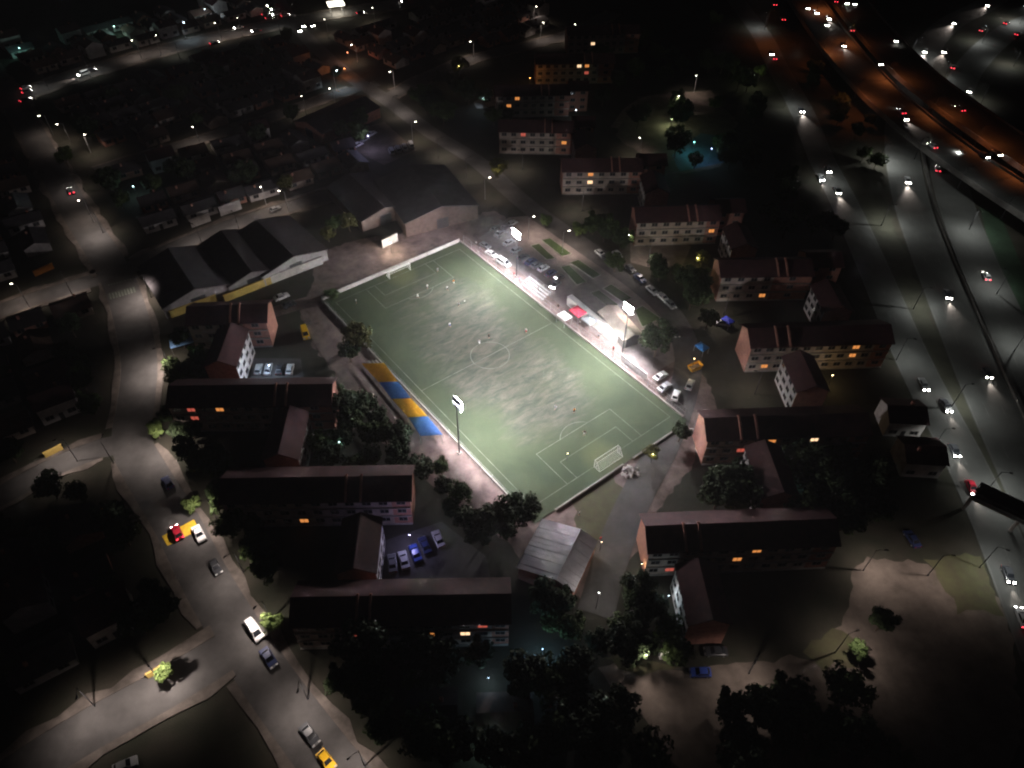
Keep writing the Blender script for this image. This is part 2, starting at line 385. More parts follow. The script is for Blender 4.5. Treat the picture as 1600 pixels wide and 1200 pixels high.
# ---------------------------------------------------------------- football pitch
FR, NR, NL, FL = G(718,390), G(1047,652), G(833,792), G(525,473)
pc = (FR+NR+NL+FL)/4; dx = ((NR-FR)+(NL-FL)).normalized(); PA = math.atan2(dx.y, dx.x)
PL, PW = ((NR-FR).length+(NL-FL).length)/2, ((FL-FR).length+(NL-NR).length)/2
HL, HW = PL/2, PW/2
def P(x, y, z=0.0):   # pitch frame: +x to the near goal, +y to the plaza side
    c, s = math.cos(PA), math.sin(PA); return Vector((pc.x+c*x-s*y, pc.y+s*x+c*y, z))
pitch = MB(); n = 12
pitch.add([(-HL-3.2, -HW-2.6, 0), (HL+3.6, -HW-2.6, 0), (HL+3.6, HW+2.4, 0), (-HL-3.2, HW+2.4, 0)], [(0,1,2,3)])
pitch = struct(pitch.build('football_pitch', turf, loc=(pc.x, pc.y, .16), rz=PA), 'floodlit green football pitch with worn grey turf')
def pline(x0, y0, x1, y1, w=.15):
    a = Vector((x0, y0, .012)); b = Vector((x1, y1, .012)); d = (b-a).normalized(); s = Vector((-d.y, d.x, 0))*w/2; d *= w/2
    MB().add([a-d-s, b+d-s, b+d+s, a-d+s], [(0,1,2,3)]).build('line_marking', line_paint, pitch)
def parc(cx, cy, r, t0, t1, n=28, w=.15):
    b = MB(); vs = []
    for k in range(n+1):
        t = t0+(t1-t0)*k/n
        for rr in (r-w/2, r+w/2): vs.append((cx+rr*math.cos(t), cy+rr*math.sin(t), .017))
    b.add(vs, [(2*k, 2*k+1, 2*k+3, 2*k+2) for k in range(n)]); b.build('line_marking', line_paint, pitch)
for s in (-1, 1):
    pline(-HL, s*HW, HL, s*HW); pline(s*HL, -HW, s*HL, HW)
    for d, hw in ((11.0, 11.8), (5.8, 8.9)):
        pline(s*(HL-d), -hw, s*(HL-d), hw)
        for t in (-1, 1): pline(s*HL, t*hw, s*(HL-d), t*hw)
    t = 0 if s < 0 else math.pi
    parc(s*(HL-7.6), 0, 5.6, t-.92, t+.92)
pline(0, -HW, 0, HW); parc(0, 0, 5.2, 0, 2*math.pi, 48)
NOGO.append(([P(-HL+k*4, 0) for k in range(23)], HW+4.5))

def goal(sx, label):
    g = thing('goal', label, 'goal', P(sx*(HL+.05), 0, .16), PA, None)
    w = 3.66; s = sx
    for t in (-1, 1): MB().tube((0, t*w, 0), (0, t*w, 2.44), .07).build('post', white_paint, g)
    MB().tube((0, -w-.07, 2.44), (0, w+.07, 2.44), .07).build('crossbar', white_paint, g)
    nb = MB()
    for t in (-1, 1):
        nb.tube((0, t*w, 2.4), (s*.8, t*w, 2.35), .045); nb.tube((s*.8, t*w, 2.35), (s*1.9, t*w, .05), .045); nb.tube((0, t*w, .05), (s*1.9, t*w, .05), .045)
    nb.tube((s*1.9, -w, .05), (s*1.9, w, .05), .045); nb.tube((s*.8, -w, 2.35), (s*.8, w, 2.35), .04)
    nb.build('net_frame', white_paint, g)
    ne = MB(); r = .016
    for k in range(19):
        y = -w+2*w*k/18; ne.tube((s*.8, y, 2.35), (s*1.9, y, .05), r, n=3); ne.tube((0, y, 2.4), (s*.8, y, 2.35), r, n=3)
    for k in range(7):
        t = k/6; ne.tube((s*(.8+1.1*t), -w, 2.35-2.3*t), (s*(.8+1.1*t), w, 2.35-2.3*t), r, n=3)
        for q in (-1, 1): ne.tube((0, q*w, 2.4*(1-t)+.02), (s*(.8+1.1*t), q*w, 2.35-2.3*t+.02), r, n=3); ne.tube((s*(.8+1.1*t)*.5, q*w, .05), (s*(.8+1.1*t)*.5, q*w, 2.35), r, n=3)
    tag(ne.build('net', mat('net_cord', (.6,.6,.6), .8, 0), g), kind='stuff')
goal(-1, 'white football goal backed by the white end wall')
goal(1, 'white football goal at the pitch end by the grey hall roof')

def low_wall(a, b, h, w, m, label, name='low_wall'):
    a = Vector(a); b = Vector(b); d = b-a; o = thing(name, label, 'wall', (a.x, a.y, 0), math.atan2(d.y, d.x)); l = d.length
    n = max(1, int(l/6)); 
    for k in range(n): MB().box(l*k/n+.02, l*(k+1)/n-.02, -w/2, w/2, 0, h).build('wall_panel', m, o)
    MB().box(-.05, l+.05, -w/2-.06, w/2+.06, h, h+.1).build('coping', m, o)
    return o
ex, ey0, ey1 = 3.3, -2.7, 2.5
low_wall(P(-HL-ex, -HW-2.6), P(-HL-ex, HW+2.3), 1.3, .3, wall_white, 'low white end wall behind the far football goal')
low_wall(P(-HL-ex, HW+ey1), P(HL+2, HW+ey1), .55, .3, concrete, 'low concrete kerb wall along the pitch side facing the plaza')
low_wall(P(-HL-ex, -HW+ey0), P(HL+2.5, -HW+ey0), .55, .3, concrete, 'low concrete kerb wall along the pitch side by the striped canopy')
low_wall(P(HL+3.8, -HW+3.0), P(HL+3.8, 2), .5, .3, concrete, 'low pale kerb wall behind the goal beside the hall')
low_wall(P(HL+3.8, 5.2), P(HL+3.8, HW-1), .4, .3, concrete, 'short kerb wall behind the goal near the inner road bend')
def fence(a, b, label, h=3.0, step=4.2):
    a = Vector(a); b = Vector(b); d = b-a; l = d.length; o = thing('wire_fence', label, 'fence', (a.x, a.y, 0), math.atan2(d.y, d.x)); n = int(l/step)
    pm = MB().tube((0,0,0), (0,0,h), .05, n=6).mesh('fence_post', grey_metal)
    for k in range(n+1): link('fence_post', pm, o, (l*k/n, 0, 0))
    for z in (h-.05, h/2): MB().tube((0,0,z), (l,0,z), .03, n=4).build('rail', grey_metal, o)
    wm = MB()
    for k in range(int(l/.9)): wm.tube((k*.9, 0, .5), (k*.9, 0, h), .010, n=3)
    tag(wm.build('fence_wire', grey_metal, o), kind='stuff')
fence(P(-HL-2, HW+3.0), P(HL+2, HW+3.0), 'tall wire fence along the pitch side facing the plaza')
fence(P(-HL-2, -HW-3.2), P(HL+2, -HW-3.2), 'tall wire fence along the pitch side by the striped canopy')

# ---------------------------------------------------------------- floodlight masts
def mast(base, label, h=16.5, targets=(), spill=56000):
    c_, s_ = math.cos(PA), math.sin(PA); side = -1 if ((base-P(0,0)).x*-s_+(base-P(0,0)).y*c_) > 0 else 1
    rz = PA+side*math.pi/2; t = thing('floodlight_mast', label, 'floodlight', base, rz)
    MB().tube((0,0,0), (0,0,h), .2, .1, n=10).build('pole', dark_metal, t)
    MB().box(-.5,.5,-.5,.5,0,.35).build('base', concrete, t)
    MB().box(-.07,.07,-1.5,1.5,h-.09,h+.09).build('crossarm', dark_metal, t)
    inv = Matrix.Rotation(-rz, 3, 'Z')
    for y in (-.98, 0, .98):
        for zz in (-.86, 0, .86):
            f = link('lamp_head', None, t, (.3, y, h+zz)); f.rotation_euler = (0, math.radians(34), math.radians(y*9))
            MB().box(-.20,.10,-.46,.46,-.40,.40).build('housing', dark_metal, f)
            MB().box(.101,.14,-.455,.455,-.395,.395).build('lens', lens_f, f)
    for (x, y, w) in targets:
        q = inv @ (P(x, y)-Vector((base.x, base.y, 0)))
        spot(t, (1.2, 0, h), Vector((q.x-1.2, q.y, -h)), w*.66, 86, (1,1,.93), 1.0, .45)
    spot(t, (1.2, 0, h+.3), (1, 0, -.42), spill, 176, (1,.91,.93), .28, .5)
    return t
mast(G(807,432), 'tall floodlight mast over the parked cars of the plaza car park', 15.3, [(-24,-4,44000), (-8,-6,30000)])
mast(G(972,552), 'tall floodlight mast beside the white clubhouse roof', 15.8, [(8,-6,30000), (27,-2,40000)])
mast(G(718,708), 'tall dark floodlight mast standing by the striped canopy end', 16.6, [(24,0,40000), (-2,2,40000)])

# ---------------------------------------------------------------- apartment blocks
BLD = []
def keep(o, hx, hy):
    BLD.append((o.location.copy(), o.rotation_euler.z, hx, hy))
WIN = MB().add([], []).mesh('w', frame_m) if False else None
def win_meshes(w, h):
    f = MB(); t = .09
    f.box(-w/2,-w/2+t,-.05,.05,0,h).box(w/2-t,w/2,-.05,.05,0,h).box(-w/2+t,w/2-t,-.05,.05,0,t).box(-w/2+t,w/2-t,-.05,.05,h-t,h).box(-.04,.04,-.045,.045,t,h-t)
    p = MB().box(-w/2+t, w/2-t, -.015, .02, t, h-t)
    return f.mesh('window', frame_m), p
WF, WP = win_meshes(1.9, 1.35)
PANES = {k: WP.mesh('pane', m) for k, m in (('d', glass_dark), ('a', glass_amber), ('w', glass_warm), ('r', glass_red), ('c', glass_cool))}
def window(parent, loc, rz=0, k='d'):
    w = link('window', WF, parent, loc, rz); link('pane', PANES[k], w)
def gable_roof(hx, hy, z, rise, over=.5, t=.22):
    """ridge along x"""
    b = MB(); X = hx+over; Y = hy+over; e = z-rise*over/hy
    for s in (-1, 1):
        q = [(-X, 0, z+rise), (X, 0, z+rise), (X, s*Y, e), (-X, s*Y, e)]
        if s > 0: q = q[::-1]
        vs = q+[(a, c, d+t) for a, c, d in q]
        b.add(vs, [(3,2,1,0),(4,5,6,7),(0,1,5,4),(1,2,6,5),(2,3,7,6),(3,0,4,7)] if s > 0 else [(3,2,1,0)[::-1],(4,5,6,7)[::-1],(0,1,5,4)[::-1],(1,2,6,5)[::-1],(2,3,7,6)[::-1],(3,0,4,7)[::-1]])
    return b
def gable_wall(hx, hy, z, rise, z0=0):
    b = MB(); b.add([(-hx,-hy,z0),(hx,-hy,z0),(hx,hy,z0),(-hx,hy,z0),(-hx,-hy,z),(hx,-hy,z),(hx,hy,z),(-hx,hy,z),(-hx,0,z+rise),(hx,0,z+rise)],
        [(0,1,5,4),(2,3,7,6),(1,2,6,9,5),(3,0,4,8,7),(4,5,9,8),(6,7,8,9),(0,3,2,1)])
    return b
def block(pa, pb, label, lit={}, brown=.2, brownleft=False, chim=(.62,.72), depth=8.6, eave=8.8, second=None):
    """long three storey block from its camera-side eave corners in the photograph"""
    a, b = G(*pa, eave), G(*pb, eave); d = b-a; L = d.length; ang = math.atan2(d.y, d.x); nrm = Vector((-math.sin(ang), math.cos(ang), 0))
    c = (a+b)/2+nrm*(depth/2); hx, hy = L/2, depth/2
    t = thing('apartment_block', label, 'building', (c.x, c.y, 0), ang, 'three storey apartment blocks round the pitch'); keep(t, hx, hy)
    gable_wall(hx, hy, eave, 2.3).build('wall', brick, t)
    rf = gable_roof(hx, hy, eave, 2.3).build('roof', roof_red, t)
    for f in chim:
        x = -hx+L*f
        ch = MB(); pr = [(-hy-.45, eave-.35), (-hy-.45, eave+.45), (-hy*.45, eave+2.35), (.15, eave+3.05), (.55, eave+2.5), (.15, eave+1.6)]; npr = len(pr)
        ch.add([(x-.2, y, z) for y, z in pr]+[(x+.2, y, z) for y, z in pr], [tuple(range(npr)), tuple(range(2*npr-1, npr-1, -1))]+[((k+1) % npr, k, npr+k, npr+(k+1) % npr) for k in range(npr)])
        ch.build('fire_wall', brick, rf)
    x0, x1 = (-hx+.1, hx-L*brown) if not brownleft else (-hx+L*brown, hx-.1)
    n = max(3, int((x1-x0)/3.2)); nb = int(L/3.2)
    for fl in range(3):
        z = .25+2.9*fl
        MB().box(x0, x1, -hy-.06, -hy-.002, z+.12, z+2.7).build('facade_panel', cream, t)
        MB().box(-hx+.05, hx-.05, -hy-.42, -hy-.061, z-.06, z+.10).build('floor_ledge', concrete, t)
        for k in range(n):
            x = x0+(x1-x0)*(k+.5)/n
            window(t, (x, -hy-.085, z+.95), 0, lit.get((fl, k), 'd'))
        wx = x1+(hx-x1)*.5 if not brownleft else (-hx+x0)/2
        window(t, (wx, -hy-.03, z+.95), 0, lit.get((fl, 'e'), 'd'))
        for k in range(nb): window(t, (-hx+L*(k+.5)/nb, hy+.03, z+.95), math.pi)
    if second:
        l2, back = second; o = MB()
        w2 = gable_wall(l2/2, hy*.95, eave-.3, 2.1); w2.v = [(x+hx+l2/2+.01, y+back, z) for x, y, z in w2.v]; ww = w2.build('end_wing_wall', brick, t)
        r2 = gable_roof(l2/2, hy*.95, eave-.3, 2.1, .35); r2.v = [(x+hx+l2/2+.36, y+back, z) for x, y, z in r2.v]; r2.build('end_wing_roof', roof_red, t)
        for fl in range(3):
            for k in range(int(l2/3.4)): window(t, (hx+l2*(k+.5)/int(l2/3.4), back-hy*.95-.03, 1.2+2.9*fl), 0, 'a' if (fl, k, 's') in lit else 'd')
        BLD.append((Vector((c.x+math.cos(ang)*(hx+l2/2), c.y+math.sin(ang)*(hx+l2/2), 0)), ang, l2/2, hy+abs(back)))
    return t
block((780,205),(895,207), 'cream and brick apartment block with a red lit window, beyond the plaza road', {(2,2):'r',(1,'e'):'a'}, .22, second=(8,5))
block((880,268),(1003,267), 'apartment block with two warm lit windows on its cream facade', {(2,2):'a',(1,2):'w'}, .16, second=(9,4))
block((996,347),(1126,343), 'apartment block with a white lamp at its brick gable corner', {(1,'e'):'a'}, .16, second=(9,4))
block((1128,432),(1270,430), 'apartment block half cream panels half brown brick, next to the service road', {(0,3):'a'}, .42, second=(10,4))
block((1175,542),(1395,535), 'long brick apartment block with orange gable and amber windows under its eave', {(2,8):'a',(1,8):'a',(0,1):'a'}, .12, chim=(.18,.27))
block((1107,687),(1360,678), 'long brick apartment block with pink floodlit gable facing the pitch corner', {(2,4):'a',(2,7):'w',(1,7):'r',(0,7):'r',(1,2):'r'}, .12, chim=(.2,.3))
block((1015,862),(1310,850), 'long brick apartment block directly above the dirt lot', {(2,6):'a',(0,1):'r',(1,5):'a'}, .12, chim=(.19,.27))
block((292,507),(415,502), 'brick apartment block with pink gable next to the yellow kerb wall', {}, .3, chim=(.55,.66))
block((262,635),(515,632), 'dark apartment block with two red lit windows along the main street', {(2,1):'r',(2,3):'a',(1,1):'r'}, .2, chim=(.66,.73))
block((345,785),(640,780), 'apartment block with blue painted end bay above a small car park', {(0,4):'a'}, .1, chim=(.66,.74))
block((455,978),(795,972), 'unlit apartment block with a few lit windows nearest the main street corner', {(1,3):'r',(1,7):'a',(1,9):'w',(2,10):'r'}, .08, chim=(.3,.36))
block((775,150),(890,148), 'far apartment block with an orange glowing stair window', {(2,2):'a',(1,1):'a'}, .2, second=(8,4))
block((838,100),(960,98), 'far apartment block with two orange lit windows near its roof', {(2,5):'w',(2,6):'a',(1,6):'r'}, .2)
block((888,55),(1000,52), 'most distant apartment block beside the highway ramp', {(1,3):'w'}, .2)
# blue painted bay on the block above the small car park
e0, e1 = G(618,781,8.8), G(640,780,8.8)

def wing(px, py, side, label, length=13.5, width=7.5, eave=8.2, lit={}):
    """perpendicular stair wing; (px, py) is the middle of its pale side wall, which faces side (+1: east)"""
    p = G(px, py, 4.5); t = thing('stair_wing', label, 'building', (p.x-side*width/2, p.y, 0), math.radians(2.5+90), 'lower wings set across the apartment blocks')
    hx, hy = length/2, width/2; keep(t, hx, hy)
    gable_wall(hx, hy, eave, 2.0).build('wall', brick, t); gable_roof(hx, hy, eave, 2.0, .4).build('roof', roof_red, t)
    s = -1 if side > 0 else 1
    for fl in range(3):
        MB().box(-hx+.1, hx-.1, min(s*hy+s*.002, s*hy+s*.06), max(s*hy+s*.002, s*hy+s*.06), .2+2.65*fl, 2.75+2.65*fl).build('side_panel', wall_white, t)
        for k in range(4): window(t, (-hx+length*(k+.5)/4, s*(hy+.085), 1.05+2.65*fl), 0 if s < 0 else math.pi, lit.get((fl, k), 'd'))
    return t
wing(383,560,1,'maroon roofed stair wing with white wall beside the small lit car park')
wing(478,697,1,'maroon roofed stair wing with white wall between the dark blocks near the canopy')
wing(594,868,1,'maroon roofed stair wing with pale wall beside a row of parked cars', 12)
wing(1228,600,-1,'maroon roofed stair wing with white wall below the orange gabled block', 12, lit={})
wing(1172,752,-1,'maroon roofed stair wing with long white wall below the pink gabled block')
wing(1272,482,-1,'maroon roofed stair wing with white wall by the brown brick block', 11)
wing(1133,388,-1,'maroon roofed stair wing with white wall beside a yellow lit tree', 11)
wing(1003,303,-1,'dark stair wing touching the block with two warm lit windows', 11)
wing(1062,942,-1,'dark stair wing with pale wall next to the dirt lot', 12)
wing(896,235,-1,'dark stair wing near the far floodlit road', 11)

# ---------------------------------------------------------------- warehouses, hall, canopy, plaza buildings
def gabled(name, label, cat, ridge0, ridge1, width, eave, rise, wallm, roofm, over=.4, door=True):
    d = ridge1-ridge0; ang = math.atan2(d.y, d.x); c = (ridge0+ridge1)/2; t = thing(name, label, cat, (c.x, c.y, 0), ang)
    hx, hy = d.length/2, width/2; keep(t, hx, hy)
    gable_wall(hx, hy, eave, rise).build('wall', wallm, t)
    rf = gable_roof(hx, hy, eave, rise, over).build('roof', roofm, t)
    n = int(d.length/1.0)
    if n > 3:
        sb = MB()
        for s in (-1, 1):
            for k in range(n+1):
                x = -hx+d.length*k/n; sb.tube((x, 0, eave+rise+.225), (x, s*(hy+over), eave-rise*over/hy+.225), .022, n=3)
        tag(sb.build('roof_seams', roofm, rf), kind='stuff')
    if door:
        MB().box(-hx-.08, -hx-.003, -2, 2, 0, 3.6).build('door', dark_metal, t)
    return t
def rid(p, q, z): return G(*p, z), G(*q, z)
gabled('warehouse', 'warehouse with pale gable by the street crossing', 'warehouse', *rid((302,446),(262,384),7.6), 19, 3.9, 2.6, mat('grey_render', (.30,.28,.285), .85, .2, .6, c2=(.18,.165,.17)), roof_grey)
gabled('warehouse', 'dark roofed warehouse between two gabled warehouses', 'warehouse', *rid((392,421),(345,358),6.6), 15, 3.6, 2.3, MATS['grey_render'], roof_dark)
gabled('warehouse', 'warehouse with long pale gable beside the bright lit wall', 'warehouse', *rid((458,397),(400,342),6.8), 21, 3.7, 2.4, MATS['grey_render'], roof_dark)
gabled('warehouse', 'wide dark warehouse beyond the white end wall of the pitch', 'warehouse', *rid((690,322),(640,258),8.0), 25, 5.0, 3.0, mat('dark_brick', (.10,.07,.062), .9, .3, .8), roof_grey)  # dark brown brick tone for the warehouse walls
gabled('warehouse', 'narrow dark warehouse behind the dirt path', 'warehouse', *rid((600,320),(545,268),7.0), 17, 3.8, 2.2, mat('dark_brick', (.10,.07,.062), .9, .3, .8), roof_dark)
def hall():
    """hall with a long and a short roof slope"""
    r0, r1 = rid((870,904),(907,828),6.4); d = r1-r0; L = d.length+.6; ang = math.atan2(d.y, d.x); c = (r0+r1)/2
    t = thing('community_hall', 'hall with large grey metal gable roof at the pitch end', 'hall', (c.x, c.y, 0), ang); hx = L/2; yl, yr = 8.6, -3.9; ez, rz_ = 4.5, 6.2
    BLD.append((Vector((c.x, c.y, 0)), ang, hx, 8.8))
    a, b_ = yr+.4, yl-.4
    MB().add([(-hx+.4,a,0),(hx-.4,a,0),(hx-.4,b_,0),(-hx+.4,b_,0),(-hx+.4,a,ez+.1),(hx-.4,a,ez+.1),(hx-.4,b_,ez),(-hx+.4,b_,ez),(-hx+.4,0,rz_),(hx-.4,0,rz_)],
        [(0,1,5,4),(2,3,7,6),(1,2,6,9,5),(3,0,4,8,7),(4,5,9,8),(6,7,8,9),(0,3,2,1)]).build('wall', brick, t)
    n = 11
    for y, nm in ((yl, 'roof_sheet'), (yr, 'roof_sheet')):
        for k in range(n):
            x0, x1 = -hx+L*k/n+.012, -hx+L*(k+1)/n-.012; dz = .02*(k % 2)
            q = [(x0,0,rz_+.05+dz),(x1,0,rz_+.05+dz),(x1,y,ez+dz),(x0,y,ez+dz)]
            if y < 0: q = [q[1], q[0], q[3], q[2]]
            MB().add(q+[(u,v,w+.06) for u,v,w in q], [(3,2,1,0),(4,5,6,7),(0,1,5,4),(1,2,6,5),(2,3,7,6),(3,0,4,7)]).build(nm, roof_hall, t)
    MB().tube((-hx,0,rz_+.12), (hx,0,rz_+.12), .12, n=6).build('ridge_cap', roof_hall, t)
    MB().box(-hx+.3, -hx+.397, 1, 4, 0, 2.8).build('door', dark_metal, t)
hall()
gabled('community_shed', 'dark tin roofed market building in the lilac lit yard', 'building', *rid((480,190),(570,150),6.5), 16, 4.2, 2.2, brick, roof_dark)
yel = mat('yellow_lit_wall', (.38,.27,.075), .85, .25, .6);  # this yellow also carries the lamp glow on the house walls
def wall_px(p, q, h, m, label, w=.25):
    return low_wall(G(*p), G(*q), h, w, m, label, 'boundary_wall')
wall_px((268,497),(340,470), 2.4, yel, 'yellow boundary wall below the pale warehouse gable')
wall_px((352,472),(425,443), 2.4, yel, 'yellow boundary wall by the parked white car')
wall_px((425,443),(505,412), 2.6, wall_white, 'pale boundary wall below the long warehouse gable')
wall_px((598,388),(622,376), 2.8, wall_white, 'brightly lit pale wall beside the dirt path')
wall_px((300,356),(330,345), 3.0, wall_white, 'white lit front wall along the cross street')
wall_px((345,338),(378,326), 3.4, wall_white, 'bright white shop front wall along the cross street')
wall_px((72,716),(100,702), 1.8, yel, 'yellow lit house wall beside the side lane')
wall_px((148,812),(178,798), 1.9, mat('orange_lit_wall', (.55,.22,.05), .85, .25, .6), 'orange lit house wall set back from the main street')  # orange light on the wall is put into its colour
wall_px((232,1060),(262,1044), 1.7, yel, 'yellow house wall along the corner street')
wall_px((55,432),(85,419), 1.8, mat('orange_lit_wall', (.55,.22,.05)), 'orange lit wall along the cross street end')
wall_px((970,563),(1009,594), 2.2, wall_white, 'white wall beside the tall tree at the plaza end')
wall_px((889,474),(963,536), 2.8, white_paint, 'long white kiosk wall facing the pitch beside the red awning', 1.7)

# striped canopy (four panels)
cz = 3.4
can = thing('stand_canopy', 'blue and yellow striped canopy over the stand beside the pitch', 'canopy', G(630,640))
cpx = [((565,568),(600,567)), ((592,597),(622,596)), ((612,623),(642,622)), ((638,652),(668,650)), ((657,681),(692,679))]
blue_m = mat('blue_canopy', (.045,.115,.34), .6, .15, 1.2); ylw_m = mat('yellow_canopy', (.60,.28,.02), .6, .15, 1.2)
for k in range(4):
    q = [G(*cpx[k][0], cz-.35), G(*cpx[k][1], cz+.35), G(*cpx[k+1][1], cz+.35), G(*cpx[k+1][0], cz-.35)]
    q = [x-can.location for x in q]; cc = sum(q, Vector())/4; q = [cc+(x-cc)*.992 for x in q]
    b = MB(); b.add([tuple(x) for x in q]+[(x.x, x.y, x.z-.08) for x in q], [(3,2,1,0),(4,5,6,7),(0,1,5,4),(1,2,6,5),(2,3,7,6),(3,0,4,7)])
    b.build('canopy_panel', (ylw_m, blue_m)[k % 2], can)
for k in range(5):
    for j in (0, 1):
        p = G(*cpx[k][j], cz)-can.location; p = p*.97
        MB().tube((p.x, p.y, 0), (p.x, p.y, cz-.5), .07, n=6).build('post', grey_metal, can)
q0, q1 = G(*cpx[0][0], 0)-can.location, G(*cpx[4][0], 0)-can.location
dd = (q1-q0).normalized(); nn = Vector((-dd.y, dd.x, 0))
for k in range(3):
    b = MB(); a = q0+dd*1.5+nn*(1.2+k*1.0); e = q1-dd*1.5+nn*(1.2+k*1.0); h = 1.5-.45*k
    b.add([(a.x, a.y, h), (e.x, e.y, h), (e.x+nn.x*.5, e.y+nn.y*.5, h), (a.x+nn.x*.5, a.y+nn.y*.5, h)]+[(x.x, x.y, h-.1) for x in (a, e, e+nn*.5, a+nn*.5)], [(0,1,2,3),(7,6,5,4),(0,4,5,1),(1,5,6,2),(2,6,7,3),(3,7,4,0)])
    b.build('bench_tier', concrete, can)
BLD.append((can.location.copy(), math.atan2(dd.y, dd.x), 16, 5))

# clubhouse with pale roof
gabled('clubhouse', 'clubhouse with beige floodlit roof beside the floodlight mast', 'clubhouse', *rid((990,521),(951,477),4.4), 5.6, 3.0, 1.1, wall_white, mat('beige_roof', (.34,.285,.24), .7, .2, .5))
def awning(px, py, m, label, w=4.0, d=3.4, h=2.9, rz=PA):
    p = G(px, py, h); t = thing('awning', label, 'awning', (p.x, p.y, 0), rz)
    b = MB(); n = 6
    top = (0,0,h+.9); c = [(-w/2,-d/2,h),(w/2,-d/2,h),(w/2,d/2,h),(-w/2,d/2,h)]
    b.add([top]+c+[(x,y,h-.3) for x,y,_ in c], [(0,1,2),(0,2,3),(0,3,4),(0,4,1),(1,5,6,2),(2,6,7,3),(3,7,8,4),(4,8,5,1)]); b.build('cover', m, t)
    for x, y, _ in c: MB().tube((x*.97, y*.97, 0), (x*.97, y*.97, h), .05, n=6).build('pole', grey_metal, t)
awning(903,486, mat('red_awning', (.55,.05,.09), .6, .1, 2), 'red peaked awning on the plaza beside the white wall')
awning(921,499, mat('grey_awning', (.25,.28,.30), .6, .15, 2), 'grey peaked awning next to the red awning', 3.6, 3)
awning(882,493, mat('white_awning', (.7,.68,.68), .6, .1, 2), 'white peaked awning near the pitch halfway line', 3.4, 2.8)
awning(1097,541, mat('blue_tarp', (.04,.18,.50), .6, .1, 2), 'small bright blue tarpaulin beside the inner road', 3.0, 2.4, 2.2)
awning(1137,500, mat('dark_blue_tarp', (.02,.03,.30), .6, .1, 2), 'dark blue tarpaulin below the half brown block', 3.0, 2.4, 2.2)
awning(285,532, mat('pale_blue_tarp', (.20,.36,.62), .5, .1, 2), 'pale blue tarpaulin roof in a lit back yard', 6.5, 3.4, 2.6, .45)
def bleacher(px, py, label):
    p = G(px, py); t = thing('bleacher', label, 'bleacher', p, PA)
    for k in range(4): MB().box(-5, 5, .2+k*.85, .2+k*.85+.6, .4+.42*k, .48+.42*k).build('seat_plank', grey_metal, t)
    for x in (-4.6, -1.6, 1.6, 4.6):
        b = MB(); b.tube((x, .1, 0), (x, .1, .4), .05, n=5).tube((x, 3.3, 0), (x, 3.3, 2.8), .05, n=5).tube((x, .1, .35), (x, 3.3, 1.75), .05, n=5); b.build('frame', grey_metal, t)
    MB().tube((-5, 3.4, 2.8), (5, 3.4, 2.8), .05, n=5).build('rail', grey_metal, t)
bleacher(830,458,'metal bleacher with empty planks between pitch fence and car park')
def bed(pts, label):
    q = [G(740+.2125*x, 330+.2125*y) for x, y in pts]; c = sum(q, Vector())/len(q)
    t = thing('grass_bed', label, 'flower bed', (c.x, c.y, .03), 0, 'grass beds on the plaza')
    q = [x-c for x in q]; a = sum(q[i].x*q[(i+1) % 4].y-q[(i+1) % 4].x*q[i].y for i in range(4))
    if a < 0: q = q[::-1]
    MB().prism([(x.x*.96, x.y*.96) for x in q], 0, .16).build('turf', bed_grass, t)
    for i in range(4):
        a, b = q[i], q[(i+1) % 4]; MB().tube((a.x, a.y, .08), (b.x, b.y, .08), .12, n=4).build('kerb', concrete, t)
BEDL = 'dark green grass bed with pale kerb on the plaza'
for pts in ([(500,215),(560,200),(720,315),(650,335)], [(420,255),(480,240),(600,350),(540,360)], [(710,380),(770,358),(935,470),(880,497)], [(640,410),(700,398),(830,522),(760,545)],
            [(950,570),(1010,538),(1165,640),(1100,672)], [(860,600),(920,583),(1065,690),(1010,722)], [(1180,730),(1240,698),(1375,790),(1240,855)]):
    bed(pts, BEDL)

# ---------------------------------------------------------------- street lamps
def lamp_proto(lens, cut=False):
    t = link('street_lamp', None); grey_metal = dark_metal if cut else MATS['galvanised_metal']
    MB().tube((0,0,0), (0,0,7.8), .11, .07, n=8).tube((0,0,0),(0,0,.5), .17, n=8).build('pole', grey_metal, t)
    MB().tube((0,0,7.7), (1.5,0,8.05), .05, .04, n=6).build('arm', grey_metal, t)
    h = MB().add([(1.4,-.14,7.98),(2.15,-.2,7.98),(2.15,.2,7.98),(1.4,.14,7.98),(1.4,-.1,8.16),(2.0,-.12,8.18),(2.0,.12,8.18),(1.4,.1,8.16)], [(0,3,2,1),(4,5,6,7),(0,1,5,4),(1,2,6,5),(2,3,7,6),(3,0,4,7)]).build('lamp_head', grey_metal, t)
    if cut: MB().box(1.5, 2.05, -.1, .1, 7.955, 7.974).build('lens', lens, h); return t
    MB().add([(1.5,-.17,7.86),(2.12,-.19,7.86),(2.12,.19,7.86),(1.5,.17,7.86),(1.45,-.16,7.975),(2.14,-.195,7.975),(2.14,.195,7.975),(1.45,.16,7.975)], [(0,3,2,1),(4,5,6,7),(0,1,5,4),(1,2,6,5),(2,3,7,6),(3,0,4,7)]).build('lens', lens, h)
    return t
PROTO = {}
